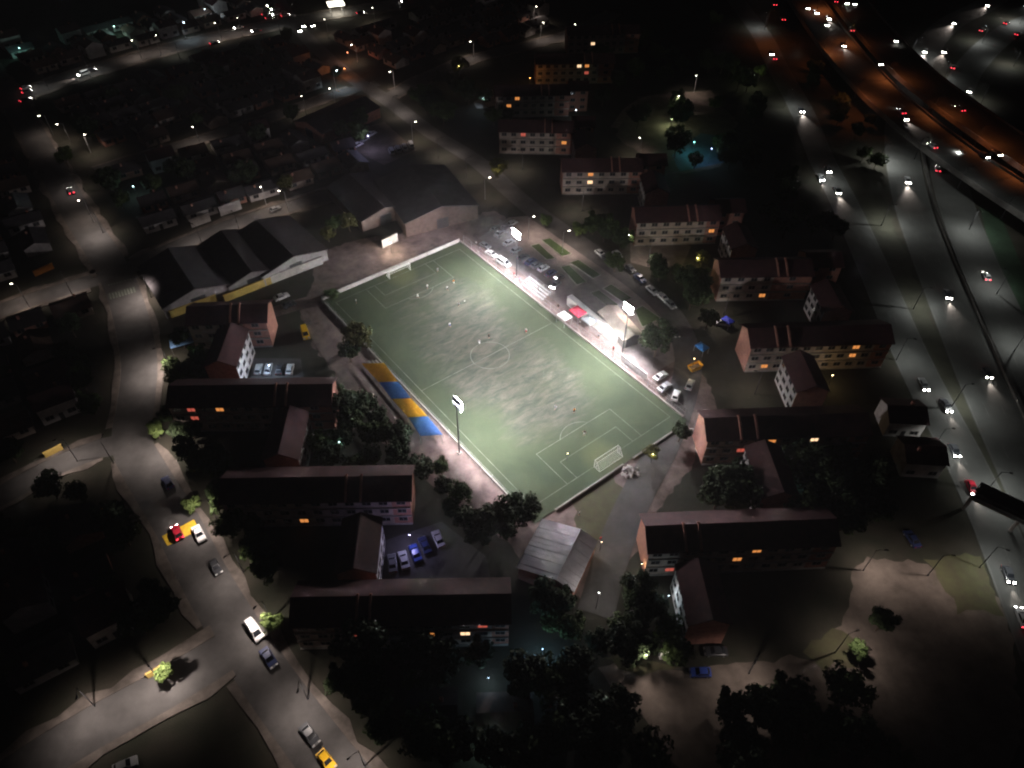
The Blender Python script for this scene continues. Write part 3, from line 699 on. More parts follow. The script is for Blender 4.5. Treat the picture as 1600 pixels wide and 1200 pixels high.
def street_lamp(px, py, road_pts, watts, kind='w', label=None, group=None, ang=132, z=0.):
    p = G(px, py, z+7.9)
    c = min(road_pts, key=lambda q: (q.x-p.x)**2+(q.y-p.y)**2); d = Vector((c.x-p.x, c.y-p.y, 0)); d = d.normalized() if d.length > .1 else Vector((1,0,0))
    lens = {'w': lens_w, 'y': lens_y, 'c': lens_c, 'k': lens_w, 'n': lens_c, 'o': lens_y}[kind]; colr = {'w': (1,.81,.69), 'k': (1,.85,.77), 'n': (.93,.95,.90), 'y': (1,.36,.08), 'o': (1,.26,.07), 'c': (.72,.90,1)}[kind]
    if kind not in PROTO: PROTO[kind] = t = lamp_proto(lens, kind in 'kno')
    else: t = copy_tree(PROTO[kind])
    t.location = (p.x-d.x*1.8, p.y-d.y*1.8, z); t.rotation_euler = (0, 0, math.atan2(d.y, d.x))
    tag(t, label, 'street lamp', group)
    spot(t, (1.85, 0, 7.75), (.12, 0, -1), watts, ang, colr, 1.0, .15)
    return t
def lamps(pts, rd, watts, kind, label, group, ang=132, z=0.):
    for x, y, *w in pts: street_lamp(x, y, rd, w[0] if w else watts, kind, label, group, ang, z)
lamps([(61,181),(89,194),(123,313)], main_st, 1300, 'w', 'street lamp with glaring warm head on the far main street', 'far main street lamps')
lamps([(109,268,1800),(140,335,3800),(212,434,6000),(240,545,9500),(250,672,7500),(310,784,5000),(352,870,2600),(398,950,4600),(465,1080,3400),(545,1185,3600)], main_st, 3000, 'k', 'shielded street lamp with warm pool along the wide main street', 'main street lamps', 140)
lamps([(18,443,1500),(407,292,700),(436,298,1600)], cross_st, 1800, 'w', 'street lamp along the cross street by the warehouses', 'cross street lamps')
lamps([(95,425,1200),(300,350,1300),(362,330,2400)], cross_st, 1800, 'k', 'shielded street lamp along the cross street by the warehouses', 'shielded cross street lamps')
lamps([(232,1040,8500),(120,1090,3600)], corner_st, 2500, 'k', 'street lamp along the corner street', 'corner street lamps')
lamps([(85,688,3000),(160,680,900)], lane_st, 2000, 'k', 'street lamp along the side lane', 'side lane lamps')
lamps([(132,210,1500),(301,198,1600)], left_br, 1800, 'w', 'glaring street lamp along the narrow house street', 'house street lamps')
lamps([(471,150,1100),(515,138,1100)], left_br, 1800, 'w', 'street lamp where the house street meets the plaza road', 'house street end lamps')
lamps([(206,63,1400),(243,55,700),(336,36,1200),(371,28,900),(582,12,1800),(507,30,1200)], avenue, 1400, 'w', 'street lamp along the far avenue', 'avenue lamps')
lamps([(60,112,1000),(130,90,900),(270,60,800),(430,22,900)], avenue, 1000, 'n', 'shielded lamp along the far avenue', 'shielded avenue lamps')
lamps([(287,35,2600)], avenue, 4000, 'c', 'cold white street lamp along the far avenue', None)
lamps([(549,70,1000),(609,112,1100),(649,190,2600),(765,277,1000),(735,65,1000)], north_st, 2300, 'w', 'street lamp along the road running down to the plaza', 'north street lamps')
lamps([(580,130,1900),(620,150,1700),(690,215,2600),(735,245,1600)], north_st, 2300, 'k', 'shielded lamp along the road running down to the plaza', 'shielded north street lamps')
lamps([(526,110,1700)], north_st, 4200, 'c', 'cold white street lamp near an orange light on the plaza road', None)
lamps([(834,338,3000),(889,360,3600),(985,478,2600)], north_st, 1800, 'w', 'street lamp with slim pole on the plaza pavement', 'plaza lamps')
lamps([(838,10),(849,35,1500),(899,38,1500)], north_br, 1500, 'w', 'street lamp along the branch street beyond the far blocks', 'branch street lamps')
lamps([(1000,215,1000),(1060,150,2600),(1088,118,900)], park_p, 1500, 'w', 'street lamp in the small park with sandy paths', 'park lamps')
lamps([(1335,40),(1400,95),(1475,150),(1545,195),(1610,240),(1290,-10)], over2, 2600, 'o', 'orange sodium lamp on the overpass', 'overpass sodium lamps', 150, 7.)
lamps([(1300,55),(1350,125),(1210,15)], over1, 1700, 'o', 'orange sodium lamp on the near deck edge of the overpass', 'near deck sodium lamps', 155, 7.)
lamps([(1450,215),(1520,260),(1590,305)], over1, 1500, 'n', 'shielded white lamp on the near deck edge of the overpass', 'near deck white lamps', 155, 7.)
lamps([(1392,225,8000),(1400,320,6000),(1455,450,4200),(1520,600,4200),(1580,740,4200),(1480,95,3600),(1440,60,3600),(1540,40,4200),(1600,10,8000)], hwy1, 2200, 'n', 'shielded lamp on the highway verge', 'highway lamps', 168)
lamps([(1530,330,3000),(1570,420,2400),(1610,510,2400),(1540,130,2600),(1590,75,4200),(1500,235,3000)], hwy2, 2200, 'n', 'shielded lamp on the embankment side of the highway', 'embankment lamps', 168)
lamps([(1195,20,2200),(1240,140,2400),(1300,255,2600),(1430,530,2000),(1490,670,3000),(1575,860,3200)], serv, 1300, 'n', 'shielded lamp along the service road', 'service road lamps', 150)
lamps([(1385,860,2600),(1490,868,1300)], serv, 2500, 'k', 'shielded lamp at the edge of the dirt lot', 'dirt lot lamps', 160)
lamps([(1010,1020,1900),(1180,1035,900),(1340,985,1200)], [G(1050,1090), G(1150,1090), G(1360,1000)], 1700, 'k', 'added shielded lamp over the dirt track', 'added dirt track lamps', 158)  # unseen lamps added to brighten the dirt ground
lamps([(905,300,1500),(1010,385,1500),(1130,465,1200),(810,235,1300),(1180,580,600)], north_st, 1700, 'k', 'added shielded yard lamp in front of an apartment block facade', 'added apartment yard lamps', 176)  # lamps added to brighten the block facades
# wall lamps: small box lamps on walls and yards
def wall_lamp(px, py, z, colr, watts, label, estr=20, size=.3):
    p = G(px, py, z); t = thing('yard_lamp', label, 'lamp', (p.x, p.y, 0))
    MB().tube((0,0,0), (0,0,z), .05, n=6).build('pole', dark_metal, t)
    MB().box(-size*.7, size*.7, -size*.7, size*.7, z+size*.55, z+size*.75).build('cap', dark_metal, t)
    e = mat('yard_glow_%d' % len(MATS), (.8,.8,.8), .4, 0, emit=colr, estr=estr)
    b = MB().box(-size*.5, size*.5, -size*.5, size*.5, z, z+size*.55); b.build('lens', e, t)
    d = bpy.data.lights.new('lamp_light', 'POINT'); d.energy = watts; d.color = colr; d.shadow_soft_size = .3
    o = bpy.data.objects.new('lamp_light', d); col.objects.link(o); o.parent = t; o.location = (0, -.1, z-.35)
for a in [(983,367,5,(1,.9,.75),700,'white yard lamp at the brick gable corner'), (1090,403,4,(1,.85,.35),500,'yellow yard lamp among shrubs by a stair wing'),
          (308,552,4.5,(.55,1,.7),900,'green white yard lamp by the pale blue tarpaulin'), (717,103,5,(1,.8,.35),900,'yellow yard lamp lighting a tree beyond the plaza road'),
          (775,262,5,(1,.78,.35),800,'yellow yard lamp lighting a tree at the road bend'), (1301,586,4,(1,.72,.35),350,'warm yard lamp behind the orange gabled block'),
          (575,212,6,(.62,.60,1),1100,'lilac white lamp over the market yard'), (765,1160,4,(.6,1,.95),500,'pale cyan yard lamp in the dark bottom yard'),
          (848,1013,4,(.4,.7,1),800,'blue white yard lamp below the hall'), (763,1058,3,(.55,.8,1),300,'small pale blue yard lamp beside the unlit block'),
          (1003,880,3.5,(1,.9,.5),160,'small yellow lamp at the gable of the block above the dirt lot'), (887,708,3,(1,.9,.5),60,'dim yellow lamp behind the pitch goal'),
          (1020,709,3.5,(1,.9,.4),220,'yellow lamp in a shrub beside the pitch corner'), (610,379,4,(1,.86,.66),2600,'bright lamp against the pale wall beside the dirt path'),
          (1085,222,5,(.25,1,.8),550,'teal lamp over the small park court'), (208,291,4,(.6,.95,1),300,'pale cyan lamp in the house block'),
          (178,41,5,(.55,1,.85),900,'green white lamp on a far shop front'), (30,75,5,(.4,1,.85),500,'green lamp on a far shop front'),
          (320,14,6,(.8,.95,1),1200,'white lamp over a far shop forecourt'), (900,172,4,(.8,.9,1),200,'small white lamp between the far blocks'),
          (755,152,5,(.62,.8,1),900,'cold lamp over a small concrete yard'), (420,570,5,(.62,.78,1),1500,'cold lamp over the small car park with pale cars'),
          (640,835,5,(.6,.55,1),700,'violet lamp over the small car park near the hall'), (828,122,5,(1,.42,.10),500,'orange lamp at the end of a far block'),
          (538,107,4,(1,.3,.08),700,'orange red lamp next to the plaza road'), (543,82,4,(1,.30,.12),900,'red glowing lamp beside the plaza road'),
          (1405,660,4,(1,.82,.5),900,'warm lamp in a yard by the service road'), (1085,560,4,(1,.7,.3),300,'warm lamp over a yellow skip'),
          (1265,735,4,(.4,.9,.9),200,'dim teal yard lamp behind the pink gabled block'), (1045,930,4,(.7,.9,1),250,'cold yard lamp beside the dark stair wing'),
          (530,690,4,(.5,.8,.8),220,'dim teal lamp beneath the trees near the canopy'), (245,40,4,(.7,1,.9),300,'pale lamp on a far forecourt'), (1180,118,5,(.9,1,.6),500,'pale green lamp beside the service road trees'), (1050,186,3.5,(.85,1,.55),1500,'bright lamp beside the lit tree in the small park'), (1112,232,6,(.45,.6,1),350,'cold lamp beside the sports court'), (936,925,6.5,(1,.92,.84),800,'bright lamp beside the lower roof corner of the hall'), (940,846,3.5,(1,.75,.5),200,'small warm lamp beside the hall gable')]:  # lamp in front of the park tree is added to light its crown
    wall_lamp(*a)
b = thing('filling_station', 'brightly lit white filling station canopy on the far avenue', 'canopy', G(527,22), .35)
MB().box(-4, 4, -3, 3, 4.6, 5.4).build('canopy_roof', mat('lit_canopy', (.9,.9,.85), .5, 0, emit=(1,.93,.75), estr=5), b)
for x in (-3, 3):
    for y in (-2, 2): MB().tube((x,y,0), (x,y,4.6), .15, n=6).build('post', grey_metal, b)
spot(b, (0,0,4.4), (0,0,-1), 5000, 160, (1,.93,.75))

# ---------------------------------------------------------------- cars
PAINT = {'white': (.66,.66,.66), 'silver': (.38,.39,.40), 'dark': (.035,.037,.042), 'grey': (.14,.145,.15), 'blue': (.03,.06,.28), 'red': (.42,.02,.04), 'yellow': (.72,.42,.02), 'navy': (.02,.03,.09)}
SHAPES = {  # length, width, side profile of lower body, greenhouse
 'hatchback': (3.9, 1.7, [(-1.95,.35),(-1.93,.85),(-1.55,.98),(.75,.96),(1.75,.80),(1.93,.62),(1.95,.35)], (-1.7,-1.15,.25,.95,1.47)),
 'sedan': (4.4, 1.75, [(-2.2,.35),(-2.18,.86),(-1.5,.97),(.85,.95),(1.95,.80),(2.18,.60),(2.2,.35)], (-1.55,-.85,.35,1.05,1.44)),
 'van': (4.9, 1.85, [(-2.45,.38),(-2.45,1.05),(-2.2,1.12),(1.3,1.10),(2.1,.92),(2.42,.7),(2.45,.38)], (-2.35,-2.2,.95,1.75,2.0)),
}
CARP = {}
def car_proto(kind, paint, lights):
    L, W, prof, (g0, g1, g2, g3, gz) = SHAPES[kind]
    t = link('car', None); pm = mat('car_paint_'+paint, PAINT[paint], .32, 0, spec=.5)
    n = len(prof); b = MB(); vs = []
    for y, k, dz in ((-W/2, 1, 0), (-W/2*.9, 1, .045), (W/2*.9, 1, .045), (W/2, 1, 0)):
        vs += [(x, y, z+(dz if z > .5 else 0)) for x, z in prof]
    fs = []
    for j in range(3):
        for i in range(n-1): fs.append((j*n+i, j*n+i+1, (j+1)*n+i+1, (j+1)*n+i))
        fs.append((j*n+n-1, j*n, (j+1)*n, (j+1)*n+n-1))
    fs += [tuple(range(n-1, -1, -1)), tuple(range(3*n, 4*n))]
    zb = .93 if kind != 'van' else 1.08
    a = W/2*.90; c = W/2*.74
    b.add(vs, [f[::-1] for f in fs])
    b.add([(g0,-a,zb),(g3,-a,zb),(g3,a,zb),(g0,a,zb),(g1,-c,gz),(g2,-c,gz),(g2,c,gz),(g1,c,gz)], [(4,5,6,7),(0,1,5,4),(1,2,6,5),(2,3,7,6),(3,0,4,7)])
    body = b.build('body', pm, t)
    def lerp(p, q, s): return tuple(p[i]+(q[i]-p[i])*s for i in range(3))
    def glass(name, q, off):
        cc = tuple(sum(x[i] for x in q)/4 for i in range(3)); q = [tuple(cc[i]+(x[i]-cc[i])*.88+off[i] for i in range(3)) for x in q]
        MB().add(q, [(0,1,2,3)]).build(name, glass_dark, t)
    glass('windscreen', [(g3,-a,zb),(g3,a,zb),(g2,c,gz),(g2,-c,gz)], (.02,0,.012)); glass('rear_window', [(g0,a,zb),(g0,-a,zb),(g1,-c,gz),(g1,c,gz)], (-.02,0,.012))
    glass('side_window', [(g0,-a,zb),(g3,-a,zb),(g2,-c,gz),(g1,-c,gz)], (0,-.02,.008)); glass('side_window', [(g3,a,zb),(g0,a,zb),(g1,c,gz),(g2,c,gz)], (0,.02,.008))
    for x in (-L*.31, L*.32):
        for y in (-1, 1):
            w = MB().tube((x, y*(W/2-.2), .31), (x, y*(W/2+.015), .31), .31, n=12).build('wheel', rubber, t)
            MB().tube((x, y*(W/2+.012), .31), (x, y*(W/2+.03), .31), .18, n=10).build('rim', grey_metal, w)
    hm, tm = (head_on, tail_on) if lights else (head_off, tail_off)
    for y in (-1, 1):
        (xa, za), (xb, zb_), (xc, zc) = prof[-3], prof[-2], prof[-1]
        pr = [(xa+(xb-xa)*.15, za+(zb_-za)*.15), (xb, zb_), (xb+(xc-xb)*.45, zb_+(zc-zb_)*.45)]
        MB().add([(px_+.02, y*W*.33+e, pz+.055) for e in (-.23, .23) for px_, pz in pr], [(0,1,4,3),(1,2,5,4)]).build('headlight', hm, t)
        MB().box(-L/2-.015, -L/2+.0, y*W*.36-.2, y*W*.36+.2, .62, .84).build('taillight', tm, t)
    return t
def car(px, py, heading, kind='hatchback', paint='silver', lights=False, label='', group=None, z=0., beam=0):
    k = (kind, paint, lights); p = G(px, py, z+.6)
    if k not in CARP: CARP[k] = t = car_proto(*k)
    else: t = copy_tree(CARP[k])
    for ch in list(t.children):
        if ch.type == 'LIGHT': bpy.data.objects.remove(ch)
    t.location = (p.x, p.y, z+.07); t.rotation_euler = (0, 0, heading); tag(t, label, 'car', group)
    if beam: CBEAM.append((t, SHAPES[kind][0]/2, beam))
    return t
CBEAM = []
def along(px, py, pts, toward, z=0.):
    p = G(px, py, z); i = min(range(1, len(pts)-1), key=lambda k: (pts[k].x-p.x)**2+(pts[k].y-p.y)**2)
    d = pts[i+1]-pts[i-1]
    if (d.y > 0) == toward: d = -d      # toward: driving down the picture, to the camera
    return math.atan2(d.y, d.x)
def traffic(lst, pts, where, z=0.):
    for px, py, tw, paint, *bm in lst:
        kind = ('sedan', 'hatchback')[int(px+py) % 2] if paint != 'white' else 'van'
        lab = '%s %s showing %s on the %s' % ({'dark':'black'}.get(paint, paint), kind, 'lit headlights' if tw else 'red tail lights', where)
        car(px, py, along(px, py, pts, tw, z), kind, paint, True, lab, 'traffic on the '+where, z, bm[0] if bm else 0)
traffic([(1205,83,1,'dark',1200),(1252,172,1,'dark',2200),(1293,265,1,'dark'),(1282,278,1,'grey',600),(1308,298,1,'dark',1800),(1443,601,1,'grey'),(1478,634,1,'dark',700),(1491,704,1,'dark',800),(1575,898,1,'dark',600),(1210,90,0,'dark'),(1597,965,0,'silver')], serv, 'service road')
car(1518,762, along(1518,762,serv,True), 'hatchback', 'red', True, 'bright red hatchback with lit headlights on the service road', None, 0, 500)
traffic([(1261,12,1,'dark'),(1275,19,1,'grey'),(1294,28,1,'dark',900),(1291,38,1,'grey'),(1317,70,1,'dark',900),(1374,99,1,'dark',1500),(1223,29,0,'dark'),(1330,46,0,'dark'),(1408,174,0,'grey'),(1412,184,1,'dark',1500),(1457,228,0,'silver'),(1538,243,1,'dark'),(1210,6,0,'dark')], over1, 'near overpass deck', 7.)
traffic([(1322,4,1,'grey'),(1334,5,1,'dark'),(1398,63,1,'dark'),(1500,170,0,'dark'),(1557,239,1,'dark',900),(1305,1,0,'dark')], over2, 'far overpass deck', 7.)
traffic([(1418,282,1,'silver',2600),(1480,460,1,'dark',1800),(1542,583,1,'dark',1200),(1493,36,1,'dark',2600),(1545,8,1,'dark',1500),(1446,80,1,'grey',3200),(1476,80,1,'dark',3200)], hwy1, 'verge side highway')
traffic([(1465,264,0,'silver'),(1541,432,0,'silver'),(1515,142,1,'grey'),(1573,36,0,'dark'),(1590,53,0,'grey'),(1535,47,0,'silver'),(1490,105,0,'silver')], hwy2, 'embankment side highway')
traffic([(131,116,1,'white',1500),(142,110,0,'dark'),(40,137,0,'silver'),(42,143,0,'grey'),(40,156,0,'dark'),(335,67,0,'dark'),(373,43,1,'silver'),(400,48,1,'grey'),(563,20,0,'dark'),(633,2,1,'dark'),(424,8,1,'dark'),(430,14,1,'grey'),(432,22,1,'silver'),(440,20,1,'dark'),(446,24,0,'silver'),(415,22,0,'dark'),(421,28,0,'grey')], avenue, 'far avenue')
traffic([(473,40,1,'dark'),(467,47,1,'grey'),(487,39,1,'silver')], north_st, 'plaza road end')
traffic([(110,298,0,'dark')], main_st, 'far end of the main street')
# parked and single cars of the near streets
H = lambda p, q: math.atan2((G(*q)-G(*p)).y, (G(*q)-G(*p)).x)
ms = lambda x, y, t: along(x, y, main_st, t)
car(262,754, ms(262,754,False), 'hatchback', 'navy', False, 'dark navy hatchback on the main street above the yellow hump')
car(277,832, ms(277,832,False), 'hatchback', 'red', True, 'red hatchback with red tail lights beside the yellow hump')
car(311,834, ms(311,834,True), 'sedan', 'white', False, 'white sedan parked beside the yellow hump')
car(337,886, ms(337,886,True), 'hatchback', 'dark', False, 'black hatchback parked at the main street kerb')
car(398,985, ms(398,985,True), 'van', 'white', False, 'white van parked at the main street kerb by a lamp')
car(420,1028, ms(420,1028,True), 'sedan', 'navy', False, 'dark navy sedan behind the white parked van')
car(484,1148, ms(484,1148,True), 'sedan', 'dark', False, 'black sedan in front of the yellow car')
car(510,1188, ms(510,1188,True), 'hatchback', 'yellow', False, 'yellow hatchback parked at the bottom kerb')
car(196,1196, H((150,1210),(240,1170)), 'hatchback', 'silver', False, 'silver hatchback at the kerb of the corner street')
car(613,880, H((613,895),(610,865)), 'sedan', 'grey', False, 'grey sedan in the small car park, next to the stair wing')
car(631,875, H((635,890),(627,860)), 'sedan', 'silver', False, 'silver sedan parked between the grey and the blue car')
car(649,864, H((654,878),(643,850)), 'sedan', 'blue', False, 'blue sedan third in the small car park row')
car(685,842, H((691,855),(680,830)), 'sedan', 'white', False, 'white sedan parked apart from the row near the hall')
car(664,852, H((669,865),(659,842)), 'sedan', 'navy', False, 'dark navy sedan in the small car park row')
for x, pnt, kd, lb in ((404,'silver','hatchback','silver hatchback parked against the white stair wing'),(419,'silver','sedan','silver sedan second in the lit car park row'),(437,'dark','hatchback','black hatchback in the lit car park row'),(453,'white','hatchback','white hatchback at the end of the lit car park row')):
    car(x, 577, H((400,590),(407,560)), kd, pnt, False, lb)
car(477,521, H((472,505),(482,540)), 'van', 'yellow', False, 'bright yellow van beside the dirt path')
car(440,464, H((425,470),(455,458)), 'sedan', 'white', False, 'white sedan parked by the yellow wall')
car(452,476, H((440,480),(465,470)), 'hatchback', 'dark', False, 'black hatchback next to the white sedan by the yellow wall')
car(549,546, H((535,552),(563,540)), 'sedan', 'silver', False, 'silver sedan under the olive tree by the pitch')
for x, y, a, b_, kd, pnt, lb in [
    (768,397,(758,392),(779,404),'sedan','white','white sedan parked beside the pitch fence'), (787,411,(777,405),(798,418),'van','white','white van parked beside the pitch fence'),
    (849,419,(838,425),(862,412),'hatchback','white','white hatchback across the plaza car park'), (861,427,(850,434),(874,420),'hatchback','navy','navy hatchback next to the white hatchback on the plaza'),
    (872,434,(860,442),(884,427),'sedan','dark','black sedan in the plaza car park'), (806,391,(795,397),(818,385),'sedan','grey','grey sedan below the floodlight mast'),
    (818,402,(808,408),(830,396),'hatchback','dark','black hatchback below the floodlight mast'), (782,365,(772,371),(794,359),'sedan','silver','silver sedan at the far end of the plaza car park'),
    (775,357,(765,363),(787,351),'hatchback','grey','grey hatchback at the far end of the plaza car park'), (938,396,(930,389),(946,402),'hatchback','white','white hatchback parked along the plaza road'),
    (965,398,(957,391),(973,404),'hatchback','silver','silver hatchback parked under trees off the plaza road'), (1019,454,(1010,446),(1028,462),'sedan','silver','silver sedan parked along the plaza road'),
    (1036,465,(1027,457),(1045,473),'sedan','white','white sedan parked along the plaza road behind the silver sedan'), (985,420,(977,413),(993,427),'hatchback','dark','black hatchback along the plaza road'),
    (1000,435,(992,428),(1008,442),'sedan','navy','dark navy sedan along the plaza road'), (1055,520,(1050,510),(1060,530),'hatchback','dark','black hatchback beside the round tree'),
    (1032,588,(1022,595),(1044,581),'sedan','white','white sedan parked at the pitch corner'), (1038,605,(1028,612),(1049,597),'sedan','silver','silver sedan parked at the pitch corner'),
    (1056,618,(1052,628),(1060,606),'hatchback','white','white hatchback nearest the pitch corner post'), (1078,601,(1074,610),(1082,592),'hatchback','silver','silver hatchback by the yellow skip'),
    (795,379,(785,385),(807,373),'sedan','silver','silver sedan across the far row of the plaza car park'), (829,409,(819,415),(841,403),'sedan','navy','navy sedan between the mast and the white hatchback'), (838,414,(828,420),(850,408),'hatchback','grey','grey hatchback beside the navy sedan in the plaza car park'), (800,349,(790,355),(812,343),'hatchback','silver','silver hatchback by the road end of the plaza car park'), (790,355,(780,361),(802,349),'sedan','dark','black sedan by the road end of the plaza car park'), (758,384,(748,379),(769,391),'hatchback','grey','grey hatchback beside the pitch corner fence'), (948,404,(940,397),(956,410),'sedan','dark','black sedan along the plaza road kerb'), (1048,476,(1040,468),(1056,484),'hatchback','grey','grey hatchback at the plaza road bend'),
    (1094,1051,(1110,1051),(1078,1051),'hatchback','blue','dark blue hatchback on the dirt lot track'), (1118,1018,(1135,1018),(1100,1018),'sedan','dark','black sedan on the dark grass strip by the dirt lot'),
    (990,970,(985,960),(996,982),'hatchback','dark','black hatchback in the shade left of the dark stair wing'), (560,226,(550,230),(572,220),'hatchback','white','white hatchback in the lilac lit yard'),
    (581,209,(572,214),(592,203),'sedan','white','white sedan in the lilac lit yard'), (570,218,(561,222),(580,212),'hatchback','silver','silver hatchback in the lilac lit yard'),
    (1425,842,(1430,850),(1418,832),'sedan','navy','dark navy sedan at the top of the dirt lot'), (430,327,(420,331),(440,322),'hatchback','grey','grey hatchback parked along the cross street'),
    (1130,505,(1120,503),(1142,506),'hatchback','silver','silver hatchback below the half brown block')]:
    car(x, y, H(a, b_), kd, pnt, False, lb)
for k_, (x, y) in enumerate([(612,237),(622,234),(632,231),(642,227)]): car(x, y, H((620,245),(612,226)), 'van', 'silver', False, 'silver van in the row at the corner of the market yard', 'silver vans in the market yard')
dk = car(868,445, H((884,430),(860,452)), 'hatchback', 'grey', True, 'grey hatchback with bright headlights leaving the plaza car park'); CBEAM.append((dk, 1.95, 500))
for t, hl, w in CBEAM: spot(t, (hl+.15, 0, .75), (1, 0, -.16), w*3.0, 46, (1,.84,.74), .9, .1)

# ---------------------------------------------------------------- people
def person_mesh(pose):
    J = {'pel':(0,0,.95),'waist':(0,0,1.10),'chest':(0,.01,1.32),'neck':(0,0,1.48),'chin':(0,.02,1.56),'head':(0,.02,1.66),'top':(0,.01,1.76),
         'sl':(-.19,0,1.42),'sr':(.19,0,1.42),'hl':(-.09,0,.90),'hr':(.09,0,.90)}
    if pose == 'stand':
        J.update(el=(-.25,-.02,1.14), er=(.25,-.02,1.14), wl=(-.26,.08,.90), wr=(.26,.08,.90), hal=(-.26,.11,.81), har=(.26,.11,.81), kl=(-.11,.02,.5), kr=(.11,.02,.5), al=(-.12,0,.08), ar=(.12,0,.08), tl=(-.13,.15,.04), tr=(.13,.15,.04))
    elif pose == 'run':
        J.update(el=(-.27,-.22,1.2), er=(.27,.16,1.18), wl=(-.24,-.08,1.0), wr=(.2,.34,1.26), hal=(-.23,-.01,.95), har=(.18,.40,1.32), kl=(-.10,.30,.62), kr=(.10,-.10,.5), al=(-.11,.10,.26), ar=(.11,-.45,.30), tl=(-.11,.26,.24), tr=(.11,-.42,.16))
    else:
        J.update(el=(-.34,-.1,1.22), er=(.36,.02,1.2), wl=(-.46,.06,1.06), wr=(.5,.14,1.1), hal=(-.5,.12,1.0), har=(.56,.18,1.06), kl=(-.12,.03,.5), kr=(.12,.24,.58), al=(-.13,-.02,.08), ar=(.14,.40,.22), tl=(-.13,.13,.04), tr=(.14,.55,.26))
    E_ = [('pel','waist'),('waist','chest'),('chest','neck'),('neck','chin'),('chin','head'),('head','top'),('chest','sl'),('sl','el'),('el','wl'),('wl','hal'),('chest','sr'),('sr','er'),('er','wr'),('wr','har'),
          ('pel','hl'),('hl','kl'),('kl','al'),('al','tl'),('pel','hr'),('hr','kr'),('kr','ar'),('ar','tr')]
    rad = dict(pel=.135,waist=.125,chest=.155,neck=.06,chin=.075,head=.10,top=.07,sl=.075,sr=.075,el=.048,er=.048,wl=.034,wr=.034,hal=.032,har=.032,hl=.10,hr=.10,kl=.062,kr=.062,al=.042,ar=.042,tl=.035,tr=.035)
    ks = list(J); me = bpy.data.meshes.new('body'); me.from_pydata([J[k] for k in ks], [(ks.index(a), ks.index(b)) for a, b in E_], [])
    o = bpy.data.objects.new('tmp', me); col.objects.link(o); md = o.modifiers.new('s', 'SKIN'); o.modifiers.new('d', 'SUBSURF').levels = 1
    for i, k in enumerate(ks):
        sv = me.skin_vertices[0].data[i]; r = rad[k]; sv.radius = (r, r*(.72 if k in ('chest','waist','pel') else 1)); sv.use_root = (k == 'pel')
    dg = bpy.context.evaluated_depsgraph_get(); out = bpy.data.meshes.new_from_object(o.evaluated_get(dg)); bpy.data.objects.remove(o)
    return out
skin = mat('skin', (.38,.22,.16), .7, 0)
PM = {p: person_mesh(p) for p in ('stand', 'run', 'kick')}
def shell(me, test, m, off, name):
    vs = [v.co+v.normal*off for v in me.vertices]; fs = [tuple(p.vertices) for p in me.polygons if test(p.center)]
    used = sorted({i for f in fs for i in f}); ix = {i: k for k, i in enumerate(used)}
    b = MB(); b.add([vs[i] for i in used], [tuple(ix[i] for i in f) for f in fs]); r = b.mesh(name, m)
    for p in r.polygons: p.use_smooth = True
    return r
PCACHE = {}
CL = {'white': (.7,.7,.7), 'black': (.02,.02,.02), 'orange': (.6,.2,.04), 'grey': (.25,.25,.27), 'red': (.5,.04,.05), 'blue': (.04,.10,.4)}
def person(px, py, pose, shirt, shorts, rz, label, group, z=.16):
    p = G(px, py, z); t = thing('person', label, 'person', p, rz, group); me = PM[pose]
    if not me.materials: me.materials.append(skin)
    for pl in me.polygons: pl.use_smooth = True
    link('body', me, t)
    k = (pose, shirt, shorts)
    if k not in PCACHE:
        c1 = mat('shirt_'+shirt, CL[shirt], .8, 0); c2 = mat('shorts_'+shorts, CL[shorts], .8, 0)
        PCACHE[k] = (shell(me, lambda c: 1.0 < c.z < 1.47 and abs(c.x) < .30, c1, .016, 'shirt'), shell(me, lambda c: .56 < c.z <= 1.03 and abs(c.x) < .2, c2, .022, 'shorts'),
                     shell(me, lambda c: c.z > 1.69 or (c.z > 1.62 and c.y < -.02), mat('hair', (.02,.015,.012), .7, 0), .012, 'hair'))
    for nm, s in zip(('shirt', 'shorts', 'hair'), PCACHE[k]): link(nm, s, t)
PL_ = [(557,474,'stand','white','black','player in white shirt standing near the far pitch corner'), (653,466,'run','white','white','player in white running at the far penalty box line'),
       (668,451,'stand','white','grey','player in white and grey inside the far penalty box'), (699,454,'run','white','black','player in white shirt and black shorts by the far box corner'),
       (709,444,'run','orange','white','player in orange shirt by the far box corner'), (717,479,'run','grey','black','player in grey shirt running up the worn midfield'),
       (703,511,'run','white','blue','player in white shirt and blue shorts in the worn midfield'), (749,538,'run','grey','white','player in grey shirt near the centre circle'),
       (764,529,'stand','black','black','player all in black beside the centre circle'), (822,520,'stand','white','red','player in white shirt and red shorts near the halfway line'),
       (684,425,'stand','grey','grey','goalkeeper in grey standing in the far goal area'), (897,645,'stand','orange','black','player in orange shirt at the near box arc'),
       (913,680,'kick','black','white','player in black shirt inside the near penalty box'), (868,640,'run','grey','grey','player in grey moving toward the near box')]
for i, (x, y, po, s1, s2, lb) in enumerate(PL_): person(x, y, po, s1, s2, rnd()*6.28, lb, 'players on the pitch')
for i, (x, y, s1) in enumerate([(803,432,'red'),(812,440,'blue'),(821,444,'white'),(841,455,'grey'),(872,482,'black'),(906,508,'white'),(935,528,'grey'),(947,520,'black'),(958,548,'red'),(985,566,'blue'),(905,805,'white'),(938,845,'red'),(750,392,'grey'),(744,384,'white')]):
    person(x, y, 'stand', s1, 'black', rnd()*6.28, 'spectator in %s shirt standing outside the pitch wall' % s1, 'spectators around the pitch', .03)
